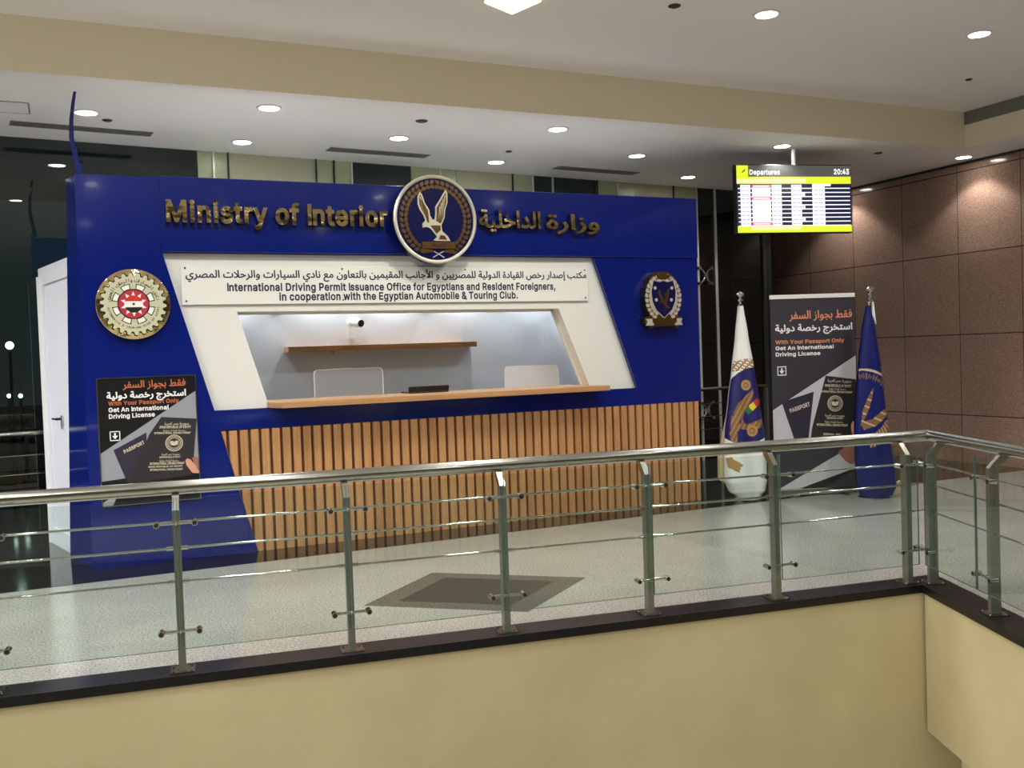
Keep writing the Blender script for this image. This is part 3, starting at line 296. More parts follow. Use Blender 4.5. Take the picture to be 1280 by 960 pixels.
 'a': (389, '160,-37 133,-35 107,-30 83,-21 60,-8 40,9 24,29 12,53 5,79 2,108 4,133 10,155 19,176 32,192 47,206 64,217 81,226 100,233 119,238 174,248 230,254 241,256 248,258 250,259 249,258 247,255 248,257 248,256 247,268 245,276 242,283 238,288 234,293 227,297 219,300 209,302 196,303 182,302 170,300 160,296 151,292 144,287 138,281 133,275 129,269 115,240 2,274 27,327 42,349 60,367 80,382 102,394 125,402 148,408 171,411 195,413 244,407 264,402 283,394 301,384 319,370 334,354 347,333 357,309 363,282 365,252 365,-28 249,-28 249,24 286,24 273,5 258,-7 243,-17 226,-25 206,-32 184,-35 170,73 188,75 202,78 214,83 224,90 233,98 239,107 244,117 246,127 248,139 252,152 269,155 236,148 204,143 180,140 143,132 135,129 129,125 125,121 122,117 121,112 120,105 121,98 122,93 124,89 128,85 133,82 140,78 149,76 159,74 247,256 247,258 249,-13 252,152', '8,7,98 98,97,8 9,8,97 105,0,76 0,105,1 105,104,1 39,38,52 38,53,52 1,104,2 104,103,2 3,2,103 103,102,3 4,3,102 102,101,4 5,4,101 101,100,5 6,5,100 100,99,6 7,6,99 98,7,99 9,97,96 10,9,96 11,10,96 96,95,11 12,11,95 13,12,95 95,94,13 14,13,94 15,14,94 94,93,15 16,15,93 93,92,16 17,16,92 92,91,17 18,17,91 45,44,47 44,43,47 48,47,43 43,42,48 49,48,42 42,41,49 50,49,41 41,40,50 51,50,40 40,39,51 39,52,51 36,55,37 77,75,74 55,36,35 88,20,89 35,34,56 55,35,56 22,26,24 24,23,22 23,24,25 27,25,24 24,26,27 22,23,28 29,28,23 69,70,66 87,69,66 66,65,87 66,70,67 70,71,67 71,70,68 70,69,68 85,84,87 86,109,87 25,86,87 23,25,87 87,65,23 65,64,23 64,63,23 29,23,63 63,62,29 71,68,108 73,72,68 74,73,68 77,74,68 78,77,68 79,78,68 80,79,68 81,80,68 68,69,81 82,81,69 83,82,69 69,87,83 87,84,83 109,86,88 20,88,86 86,25,20 21,20,25 27,26,106 22,28,107 29,62,30 62,61,30 31,30,61 61,60,31 60,59,31 32,31,59 59,58,32 33,32,58 58,57,33 34,33,57 56,34,57 76,0,75 75,77,76 18,91,90 19,18,90 90,89,19 89,20,19 53,38,37 54,53,37 37,55,54 26,22,107 25,27,106 21,25,106 107,21,106 106,26,107 47,46,45 68,72,108 67,71,108 85,87,109'),
 'b': (424, '230,-36 204,-35 180,-30 160,-21 143,-11 128,1 116,13 104,31 140,31 140,-28 25,-28 25,537 142,537 142,347 104,347 116,364 128,376 142,387 159,398 179,406 203,411 229,413 265,409 298,400 328,384 355,362 377,336 395,304 408,269 416,230 418,189 416,147 408,108 395,73 378,41 356,14 329,-7 298,-24 265,-33 220,75 237,76 251,81 262,88 273,98 282,111 290,127 295,145 299,166 300,189 299,212 295,233 290,251 282,267 273,279 263,289 251,296 237,300 220,302 203,300 189,296 178,289 167,280 158,268 151,253 145,234 142,213 141,189 142,165 146,144 151,125 159,110 168,97 178,88 190,81 204,76 140,-9 142,387', '11,10,14 9,5,10 5,6,10 7,10,6 11,14,15 15,16,11 5,9,75 5,75,8 6,5,8 7,6,8 10,7,67 67,66,10 14,10,66 66,65,14 65,64,14 15,14,13 16,15,13 11,16,12 1,74,2 58,20,19 8,4,3 3,2,8 2,74,8 74,73,8 73,72,8 72,71,8 71,70,8 7,8,70 70,69,7 69,68,7 67,7,68 14,64,63 63,62,14 13,14,62 62,61,13 61,60,13 60,59,13 59,58,13 58,19,13 19,18,13 17,13,18 39,0,40 21,57,56 40,0,38 41,40,38 56,55,22 21,56,22 31,30,47 48,47,30 49,48,30 30,29,49 50,49,29 29,28,50 41,38,37 42,41,37 37,36,42 36,35,42 43,42,35 35,34,43 44,43,34 34,33,44 45,44,33 33,32,45 46,45,32 32,31,46 31,47,46 50,28,51 28,27,51 52,51,27 27,26,52 53,52,26 26,25,53 54,53,25 25,24,54 24,23,54 55,54,23 22,55,23 0,39,1 74,1,39 20,58,57 57,21,20 4,8,75 13,17,76 16,13,76 12,16,76'),
 'c': (396, '207,-36 169,-33 134,-24 102,-7 74,14 50,41 31,73 17,108 9,146 6,187 9,229 17,268 31,303 50,335 73,362 102,384 134,400 169,409 207,412 228,412 248,409 268,404 287,397 304,389 321,379 336,367 350,354 363,338 373,322 382,304 398,257 287,229 267,273 253,288 234,298 207,302 189,300 175,295 162,288 151,277 142,264 135,248 129,230 125,209 124,187 125,166 129,146 135,128 142,112 151,99 162,88 175,81 189,76 206,75 234,79 254,89 268,104 288,150 399,122 383,75 375,57 364,40 352,25 338,11 322,-2 306,-12 288,-21 269,-28 249,-32 228,-35', '8,7,46 46,45,8 9,8,45 45,44,9 44,43,9 10,9,43 1,52,2 52,51,2 37,36,16 36,17,16 2,51,3 51,50,3 4,3,50 50,49,4 5,4,49 49,48,5 6,5,48 48,47,6 7,6,47 46,7,47 10,43,42 11,10,42 42,41,11 12,11,41 41,40,12 13,12,40 40,39,13 14,13,39 39,38,14 15,14,38 38,37,15 37,16,15 18,35,19 19,35,34 34,20,19 54,69,68 68,67,54 33,22,34 22,21,34 20,34,21 59,58,57 54,67,66 55,54,66 66,65,55 65,64,55 64,63,55 56,55,63 63,62,56 62,61,56 61,60,56 60,59,56 59,57,56 30,29,31 32,31,29 29,28,32 28,27,32 27,26,32 26,25,32 33,32,25 25,24,33 24,23,33 22,33,23 52,1,0 53,52,0 0,69,53 69,54,53 35,18,36 17,36,18'),
 'd': (424, '195,-36 160,-33 126,-24 96,-7 69,14 47,41 29,73 16,108 9,147 6,189 9,230 16,269 29,304 47,336 70,362 96,384 127,400 160,409 195,413 221,411 245,406 266,398 282,387 297,376 309,364 321,347 283,347 283,537 400,537 400,-28 285,-28 285,31 321,31 309,13 296,1 282,-11 265,-21 245,-30 221,-35 205,75 221,76 235,81 246,88 257,97 266,110 273,125 279,144 282,165 284,189 282,213 279,234 273,253 266,268 257,280 247,289 235,296 221,300 205,302 187,300 173,296 161,289 151,279 142,267 135,251 129,233 126,212 124,189 126,166 129,145 135,127 142,111 151,98 162,88 174,81 188,76 283,387 285,-9', '9,8,67 67,66,9 66,65,9 10,9,65 57,18,58 17,59,58 58,18,17 0,74,1 74,73,1 1,73,2 73,72,2 3,2,72 4,3,72 72,71,4 5,4,71 71,70,5 6,5,70 70,69,6 7,6,69 69,68,7 8,7,68 67,8,68 10,65,64 11,10,64 64,63,11 12,11,63 63,62,12 13,12,62 62,61,13 14,13,61 61,60,14 15,14,60 16,15,60 60,59,16 59,17,16 40,39,38 40,38,37 20,19,56 34,33,31 29,28,25 24,25,28 34,30,29 33,34,29 29,32,33 31,33,32 24,28,23 34,31,76 47,46,32 32,29,47 48,47,29 29,25,48 49,48,25 50,49,25 25,24,26 24,23,26 26,23,75 23,28,75 35,31,36 37,36,31 40,37,31 41,40,31 42,41,31 43,42,31 44,43,31 31,32,44 45,44,32 32,46,45 50,25,51 52,51,25 25,26,52 53,52,26 54,53,26 55,54,26 56,55,26 20,56,26 21,20,26 26,22,21 38,39,0 74,0,39 56,19,57 18,57,19 22,26,75 28,27,75 31,35,76 30,34,76'),
 'e': (404, '212,-36 172,-33 135,-24 102,-8 73,14 49,41 30,72 17,108 9,146 6,187 9,228 17,266 30,302 48,334 72,361 100,383 132,399 167,409 205,412 229,411 252,407 275,400 298,391 319,377 339,361 356,341 371,318 383,292 392,262 397,229 399,195 399,141 47,141 47,249 381,234 290,162 280,223 277,241 272,258 265,271 256,282 246,291 235,297 222,301 205,302 188,301 174,297 162,290 151,281 142,270 134,257 129,243 125,227 124,210 124,178 125,155 129,135 136,119 144,105 154,94 165,86 179,79 194,76 213,74 224,75 235,76 244,79 252,83 259,87 266,93 271,99 275,106 289,138 402,110 383,60 371,39 355,20 337,3 316,-10 293,-22 268,-30 241,-35 278,238 129,245 128,141', '33,13,12 6,32,7 8,7,32 9,8,32 32,33,9 10,9,33 11,10,33 33,12,11 55,54,32 54,53,32 33,32,53 53,52,33 52,51,33 0,63,62 18,45,44 0,62,1 61,1,62 17,46,45 45,18,17 1,61,2 61,60,2 16,47,46 46,17,16 2,60,3 60,59,3 4,3,59 59,58,4 5,4,58 58,57,5 6,5,57 32,6,57 57,56,32 36,34,82 13,33,50 50,49,13 14,13,49 49,48,14 15,14,48 48,47,15 47,16,15 65,64,81 43,42,20 19,43,20 65,81,80 66,65,80 20,42,21 30,29,34 29,28,34 28,27,34 74,73,72 31,35,55 31,30,35 30,34,35 36,35,34 66,80,79 67,66,79 79,78,67 68,67,78 78,77,68 69,68,77 77,76,69 70,69,76 76,75,70 71,70,75 75,74,71 74,72,71 34,27,37 38,37,27 27,26,38 39,38,26 26,25,39 40,39,25 25,24,40 24,23,40 41,40,23 23,22,41 42,41,22 21,42,22 81,64,0 63,0,64 54,55,35 35,36,54 53,54,36 52,53,36 51,52,36 43,19,44 18,44,19 32,56,84 55,32,84 50,33,83 34,37,82 33,51,83 51,36,82 51,82,83 31,55,84'),
 'f': (254, '256,407 256,299 -22,299 -22,407 53,-28 53,433 55,457 61,481 72,501 87,519 104,533 123,544 144,552 165,556 188,558 227,554 278,540 246,434 210,444 195,446 184,445 178,443 175,441 173,437 171,430 170,417 170,-28 53,299 53,407 170,407 170,299', '27,30,28 30,27,26 19,18,15 17,16,18 15,18,16 14,20,19 19,15,14 25,24,5 6,5,24 24,23,6 7,6,23 8,7,23 23,22,8 9,8,22 10,9,22 22,21,10 11,10,21 12,11,21 21,20,12 13,12,20 20,14,13 28,29,25 4,26,27 3,2,27 28,3,27 25,5,28 1,0,30 0,29,30 29,28,30'),
 'g': (425, '207,-179 177,-177 150,-173 125,-166 102,-157 81,-145 64,-131 49,-116 36,-100 12,-59 108,-5 142,-47 148,-52 156,-58 165,-62 176,-66 190,-68 206,-69 231,-67 250,-62 264,-53 274,-42 281,-27 283,-4 283,40 320,40 308,23 296,11 281,0 264,-10 244,-17 221,-22 195,-23 161,-20 128,-12 98,3 71,23 48,48 30,78 17,112 9,150 6,191 9,232 16,270 30,305 48,336 70,363 97,384 127,400 161,409 196,413 222,411 245,406 266,398 283,388 297,377 310,364 322,347 285,347 285,407 400,407 400,-10 398,-45 389,-77 373,-106 353,-129 329,-148 301,-162 271,-171 240,-177 205,87 222,89 236,92 248,99 258,107 267,118 274,132 280,149 283,169 284,193 283,215 280,236 274,253 267,268 258,280 247,289 236,296 222,300 205,302 188,300 174,296 162,289 151,279 142,267 135,252 129,234 126,214 124,193 126,170 129,151 135,133 142,119 151,108 161,99 173,93 188,89 283,2 285,386', '9,8,10 41,40,98 98,97,41 97,96,41 42,41,96 88,50,89 1,16,15 32,105,33 104,33,105 1,15,2 15,14,2 90,89,49 89,50,49 2,14,3 14,13,3 4,3,13 13,12,4 5,4,12 6,5,12 12,11,6 7,6,11 8,7,11 10,8,11 33,104,34 104,103,34 34,103,35 36,35,103 103,102,36 37,36,102 102,101,37 38,37,101 101,100,38 39,38,100 100,99,39 40,39,99 98,40,99 42,96,95 43,42,95 95,94,43 44,43,94 94,93,44 45,44,93 93,92,45 46,45,92 92,91,46 47,46,91 48,47,91 91,90,48 90,49,48 17,0,69 69,18,17 30,71,31 70,31,71 51,87,52 18,69,68 68,19,18 26,27,62 62,61,26 25,26,61 56,57,60 55,56,60 65,64,21 64,63,21 22,21,63 63,62,22 62,27,22 23,22,27 27,24,106 27,26,24 26,25,24 78,77,25 25,61,78 79,78,61 61,60,79 80,79,60 60,57,80 81,80,57 57,56,58 56,55,58 58,55,107 107,55,59 55,60,59 19,68,67 20,19,67 67,66,20 66,65,20 65,21,20 28,24,29 30,29,24 71,30,24 72,71,24 73,72,24 74,73,24 75,74,24 24,25,75 76,75,25 25,77,76 81,57,82 83,82,57 57,58,83 84,83,58 85,84,58 86,85,58 87,86,58 52,87,58 53,52,58 58,54,53 16,1,0 0,17,16 31,70,32 105,32,70 87,51,88 50,88,51 24,28,106 23,27,106 54,58,107'),
 'h': (410, '142,226 142,-28 25,-28 25,537 142,537 142,259 65,263 91,332 111,362 136,385 164,400 195,410 227,413 256,410 283,404 309,393 331,378 351,358 366,333 377,306 383,274 385,241 385,-28 268,-28 268,234 266,257 260,273 252,285 242,294 228,299 209,301 197,300 185,297 174,293 165,287 157,279 151,269 146,258 143,244 142,388', '3,2,6 6,7,3 1,0,2 6,2,0 7,6,5 3,7,8 8,9,3 6,0,38 5,6,38 38,37,5 37,36,5 7,5,8 3,9,4 29,12,30 29,28,13 12,29,13 22,21,24 22,24,23 24,21,25 21,20,25 20,19,25 26,25,19 19,18,26 18,17,26 27,26,17 17,16,27 16,15,27 28,27,15 15,14,28 13,28,14 10,32,31 11,10,31 31,30,11 30,12,11 36,35,5 39,5,10 33,32,10 10,5,35 35,34,10 34,33,10 5,39,9 9,8,5 4,9,39'),
 'i': (167, '25,-28 25,407 142,407 142,-28 84,415 66,417 49,423 34,434 23,448 15,465 13,483 15,501 23,518 34,532 49,543 66,550 84,552 102,550 119,543 133,532 145,518 152,501 155,483 152,465 145,448 133,434 119,423 102,417', '10,9,8 11,10,12 4,15,5 5,15,6 15,14,6 7,6,14 13,7,14 1,0,3 10,8,7 7,13,10 12,10,13 18,26,25 25,19,18 17,27,26 26,18,17 22,21,20 23,22,24 24,22,25 19,25,22 22,20,19 27,17,4 17,16,4 15,4,16 3,2,1'),
 'l': (167, '25,-28 142,-28 142,537 25,537', '0,1,2,3'),
 'm': (610, '25,-28 25,407 140,407 140,267 71,269 88,325 98,346 111,364 126,379 142,392 161,402 180,409 199,413 220,414 252,411 282,400 307,381 326,357 340,330 357,268 276,268 292,323 303,343 316,362 332,377 350,390 369,401 391,408 413,413 437,414 462,412 487,406 510,397 532,382 550,364 565,342 576,316 583,287 585,256 585,-28 468,-28 468,252 466,272 461,283 454,291 444,297 432,301 418,302 407,302 397,299 388,295 381,290 375,284 370,277 366,268 364,259 363,246 363,-28 246,-28 246,258 244,272 240,282 234,290 225,297 213,301 199,302 189,302 180,299 171,295 163,290 156,283 150,275 146,265 143,253 142,237 142,-28 140,390 320,365', '1,0,4 4,5,1 5,4,3 1,5,6 6,7,1 7,8,1 8,2,1 75,74,0 4,0,74 74,73,4 3,4,73 73,72,3 72,71,3 5,3,6 66,65,11 12,64,13 64,12,65 11,65,12 21,22,15 22,16,15 60,59,20 61,60,20 20,21,61 21,15,14 61,21,62 63,62,21 21,14,63 64,63,14 13,64,14 67,66,9 10,9,66 66,11,10 56,55,19 17,18,25 24,17,25 49,48,26 48,27,26 19,55,54 54,53,19 18,19,53 53,52,18 52,51,18 51,50,18 50,49,18 49,26,18 25,18,26 47,46,29 46,45,30 29,46,30 39,38,41 38,37,41 39,41,40 41,37,42 37,36,42 43,42,36 36,35,43 35,34,43 44,43,34 34,33,44 33,32,44 45,44,32 32,31,45 30,45,31 27,48,47 28,27,47 47,29,28 57,56,58 59,58,56 20,59,56 56,19,20 21,20,19 19,18,21 22,21,18 18,17,22 17,23,22 16,22,23 23,17,77 71,70,3 76,3,9 68,67,9 9,3,70 70,69,9 69,68,9 3,76,8 8,7,3 7,6,3 2,8,76 17,24,77 16,23,77'),
 'n': (410, '142,226 142,-28 25,-28 25,407 140,407 140,259 65,263 91,332 111,362 136,385 164,400 195,410 227,413 256,410 283,404 309,393 331,378 350,358 366,334 377,306 383,275 385,241 385,-28 268,-28 268,234 266,257 260,273 252,285 242,294 228,299 209,301 197,300 185,297 174,293 165,287 157,279 151,269 146,258 143,244 140,387', '3,2,6 6,7,3 8,9,4 7,6,5 3,7,8 8,4,3 2,1,0 6,2,0 0,38,6 5,6,38 38,37,5 37,36,5 7,5,8 29,12,30 29,28,13 12,29,13 22,21,24 22,24,23 24,21,25 21,20,25 20,19,25 26,25,19 19,18,26 18,17,26 27,26,17 17,16,27 16,15,27 28,27,15 15,14,28 13,28,14 10,32,31 11,10,31 31,30,11 30,12,11 36,35,5 33,32,10 39,5,35 5,39,9 9,8,5 4,9,39 33,10,39 34,33,39 35,34,39'),
 'o': (415, '207,-36 169,-33 134,-24 102,-7 74,14 50,41 31,73 17,108 9,146 6,187 9,229 17,268 31,303 50,335 73,362 102,384 134,400 169,409 207,413 245,409 281,400 313,384 342,362 366,335 385,303 398,268 406,229 409,187 406,146 398,108 385,73 366,41 342,14 313,-7 281,-24 245,-33 207,75 226,76 241,81 253,88 264,99 273,112 281,128 287,146 290,166 291,187 290,209 287,229 281,248 273,264 264,277 253,288 241,295 226,300 207,302 189,300 175,295 162,288 151,277 142,264 135,248 129,230 125,209 124,187 125,166 129,146 135,128 142,112 151,99 162,88 175,81 189,76', '8,7,65 65,64,8 9,8,64 64,63,9 63,62,9 10,9,62 62,61,10 11,10,61 0,71,1 55,18,17 1,71,2 71,70,2 56,55,16 55,17,16 2,70,3 70,69,3 4,3,69 69,68,4 5,4,68 68,67,5 6,5,67 67,66,6 7,6,66 65,7,66 11,61,60 12,11,60 60,59,12 13,12,59 59,58,13 14,13,58 58,57,14 15,14,57 57,56,15 56,16,15 37,35,34 38,37,34 53,52,20 19,53,20 29,28,43 44,43,28 28,27,44 45,44,27 46,45,27 27,26,46 47,46,26 26,25,47 38,34,33 39,38,33 33,32,39 40,39,32 32,31,40 41,40,31 31,30,41 42,41,30 30,29,42 29,43,42 47,25,48 25,24,48 49,48,24 24,23,49 50,49,23 23,22,50 51,50,22 22,21,51 52,51,21 20,52,21 35,37,0 37,36,0 71,0,36 18,55,54 54,53,18 53,19,18'),
 'p': (424, '25,-171 25,407 140,407 140,347 104,347 116,364 128,376 142,387 159,398 179,406 203,411 229,413 265,409 298,400 328,384 355,362 377,336 395,304 408,269 416,230 418,189 416,147 408,108 395,73 378,41 356,14 329,-7 298,-24 265,-33 230,-36 204,-35 180,-30 160,-21 143,-11 128,1 116,13 104,31 142,31 142,-171 220,75 237,76 251,81 262,88 273,98 282,111 290,127 295,145 299,166 300,189 299,212 295,233 290,251 282,267 273,279 263,289 251,296 237,300 220,302 203,300 189,296 178,289 167,280 158,268 151,253 145,234 142,213 141,189 142,165 146,144 151,125 159,110 168,97 178,88 190,81 204,76 140,386 142,-10', '1,0,36 3,6,5 34,35,0 36,0,35 3,5,4 1,4,5 5,6,1 34,0,76 34,76,37 35,34,37 36,35,37 67,66,36 1,36,66 66,65,1 4,1,65 65,64,4 6,3,75 1,6,2 30,74,31 58,10,9 37,33,32 32,31,37 31,74,37 74,73,37 73,72,37 72,71,37 71,70,37 36,37,70 70,69,36 69,68,36 67,36,68 4,64,63 63,62,4 3,4,62 62,61,3 61,60,3 60,59,3 59,58,3 58,9,3 9,8,3 7,3,8 39,29,40 11,57,56 40,29,28 41,40,28 56,55,12 11,56,12 21,20,47 48,47,20 49,48,20 20,19,49 50,49,19 19,18,50 41,28,27 42,41,27 27,26,42 26,25,42 43,42,25 25,24,43 44,43,24 24,23,44 45,44,23 23,22,45 46,45,22 22,21,46 21,47,46 50,18,51 18,17,51 52,51,17 17,16,52 53,52,16 16,15,53 54,53,15 15,14,54 14,13,54 55,54,13 12,55,13 29,39,30 74,30,39 10,58,57 57,11,10 3,7,75 2,6,75 33,37,76 0,38,76'),
 'r': (259, '25,-28 25,407 140,407 140,349 98,349 100,354 117,374 137,391 160,403 186,410 212,413 230,412 271,410 271,290 227,296 207,298 194,297 182,294 172,290 163,284 156,277 150,269 145,260 143,249 142,236 142,-28 140,392', '1,4,5 5,6,1 25,24,0 1,0,24 4,1,24 24,23,4 23,22,4 22,21,4 5,4,3 6,5,3 7,6,3 6,7,2 1,6,2 13,12,14 11,14,12 14,11,15 10,15,11 15,10,9 4,21,20 3,4,20 20,19,3 19,18,3 18,17,3 17,16,3 16,15,3 15,9,3 9,8,3 7,3,26 3,8,26 2,7,26'),
 's': (365, '182,-36 154,-35 127,-30 102,-23 79,-12 58,2 40,20 26,40 15,63 1,116 112,139 126,100 132,91 140,84 150,78 164,75 181,73 201,75 217,79 228,85 235,92 239,98 240,103 239,108 238,112 235,115 229,119 219,124 205,128 142,143 107,154 77,169 52,188 33,213 22,242 19,274 21,300 29,325 42,348 59,367 80,383 104,396 130,405 158,411 187,412 215,411 241,406 265,398 286,387 305,373 321,357 333,339 344,319 361,269 251,245 237,278 232,286 224,294 216,299 204,303 187,304 171,303 158,299 147,294 141,288 138,283 137,277 138,272 139,268 142,265 149,260 161,255 179,250 237,236 271,226 302,211 327,191 345,166 356,138 359,107 357,79 349,54 335,31 317,11 296,-6 271,-19 243,-29 214,-34', '7,6,11 8,7,11 11,10,8 9,8,10 0,16,1 16,15,1 72,71,29 62,61,42 61,43,42 1,15,2 15,14,2 3,2,14 14,13,3 4,3,13 5,4,13 13,12,5 6,5,12 11,6,12 29,71,30 71,70,30 31,30,70 70,69,31 32,31,69 69,68,32 33,32,68 68,67,33 34,33,67 35,34,67 67,66,35 36,35,66 66,65,36 37,36,65 38,37,65 65,64,38 39,38,64 40,39,64 64,63,40 41,40,63 63,62,41 62,42,41 60,59,45 44,60,45 28,27,73 53,52,54 17,87,86 18,17,86 86,85,18 19,18,85 85,84,19 20,19,84 84,83,20 83,82,20 21,20,82 82,81,21 81,80,21 22,21,80 80,79,22 23,22,79 79,78,23 78,77,23 24,23,77 77,76,24 25,24,76 76,75,25 26,25,75 75,74,26 27,26,74 73,27,74 54,52,55 52,51,55 56,55,51 51,50,56 50,49,56 57,56,49 49,48,57 58,57,48 48,47,58 47,46,58 59,58,46 45,59,46 16,0,87 87,17,16 72,29,28 28,73,72 43,61,60 60,44,43'),
 't': (227, '232,407 232,299 -22,299 -22,407 37,499 154,499 154,99 155,87 156,82 157,80 158,80 162,79 170,78 182,79 224,85 246,-20 196,-31 168,-32 132,-29 100,-18 73,1 52,27 40,58 37,91 154,407 154,299 37,299 37,407', '23,22,7 7,6,23 25,26,6 11,17,12 13,16,15 14,13,15 12,17,16 16,13,12 17,11,18 11,10,18 19,18,10 10,9,19 20,19,9 21,20,9 9,8,21 22,21,8 7,22,8 24,27,25 5,4,24 1,0,24 25,1,24 23,6,26 3,2,26 27,3,26 26,25,27 27,24,4'),
 'u': (410, '183,-33 154,-31 127,-25 101,-14 79,2 59,22 44,46 33,74 27,105 25,138 25,407 142,407 142,145 144,123 149,106 158,94 168,86 182,80 201,78 213,79 225,82 236,87 245,93 252,100 259,110 264,122 267,136 268,154 268,407 385,407 385,-28 270,-28 270,120 345,117 319,47 298,17 273,-6 245,-21 215,-30 270,-8', '17,0,18 0,17,1 17,16,1 1,16,2 3,2,16 16,15,3 4,3,15 5,4,15 15,14,5 6,5,14 7,6,14 14,13,7 8,7,13 9,8,13 13,12,9 10,9,12 12,11,10 19,38,37 20,19,37 33,30,29 34,35,30 30,33,34 30,35,31 36,31,35 34,33,32 33,29,27 28,27,29 35,34,32 25,24,32 26,25,32 32,33,26 33,27,26 18,0,38 38,19,18 24,23,32 21,20,37 39,32,23 32,39,36 36,35,32 31,36,39 21,37,39 22,21,39 23,22,39'),
 'v': (389, '143,-28 -19,405 104,407 192,164 214,95 241,-6 148,-6 176,95 197,164 285,407 408,405 246,-28 195,155', '1,0,6 6,7,1 7,3,1 2,1,3 11,10,5 4,5,10 8,4,10 10,9,8 6,0,11 11,5,6 7,6,5 5,4,7 7,4,12 4,8,12 3,7,12'),
 'w': (567, '117,-28 -13,406 108,407 161,221 181,143 210,13 130,13 158,141 179,221 231,407 338,407 389,221 409,142 437,13 356,13 386,142 407,221 459,407 581,406 450,-28 347,-28 292,164 277,218 263,274 241,365 326,365 304,274 290,217 275,164 220,-28 170,185 397,186 284,195', '1,0,6 6,7,1 7,3,1 2,1,3 4,5,28 6,0,29 29,5,6 7,6,5 5,4,7 7,4,30 30,4,8 4,28,8 28,22,8 22,23,8 23,24,8 24,9,8 15,12,31 12,16,31 13,19,18 12,15,13 13,18,12 16,12,18 18,17,16 19,13,20 14,20,13 13,15,14 21,14,15 15,11,21 27,21,11 26,27,11 25,26,11 10,25,11 20,14,21 27,22,32 27,26,22 23,22,26 24,23,26 26,25,24 9,24,25 25,10,9 3,7,30 11,15,31 5,29,28 22,28,32 21,27,32'),
 'y': (389, '13,-159 41,-54 76,-60 86,-62 93,-62 98,-61 102,-60 106,-58 110,-55 114,-49 119,-40 124,-26 133,-2 -19,405 104,407 192,164 214,95 241,-6 148,-6 176,95 197,164 286,407 408,405 230,-69 221,-89 210,-108 198,-125 184,-140 168,-152 151,-161 132,-168 112,-172 91,-173 60,-171 195,155', '32,4,3 32,3,33 3,2,33 0,33,2 1,0,2 4,32,31 31,5,4 12,18,19 22,17,23 17,22,16 20,16,22 22,21,20 24,23,18 23,17,18 17,16,18 19,18,16 19,16,34 16,20,34 5,31,30 6,5,30 30,29,6 7,6,29 29,28,7 28,27,7 8,7,27 27,26,8 9,8,26 26,25,9 25,24,9 10,9,24 24,18,10 11,10,18 18,12,11 12,19,13 19,15,13 14,13,15 15,19,34'),
}
SPACE = 188
def latin(txt):
    vs, fs, x = [], [], 0.0; pos = []
    for ch in txt:
        pos.append(x)
        if ch == ' ': x += SPACE/1000+0.01; continue
        a, v, f = GLYPHS[ch]; o = len(vs)
        vs += [(x+int(q.split(',')[0])/1000, int(q.split(',')[1])/1000, int((q+',0').split(',')[2])) for q in v.split()]
        fs += [[o+int(i) for i in q.split(',')] for q in f.split()]; x += a/1000+0.036
    bb = (min(v[0] for v in vs), max(v[0] for v in vs), min(v[1] for v in vs), max(v[1] for v in vs))
    return vs, fs, bb, pos
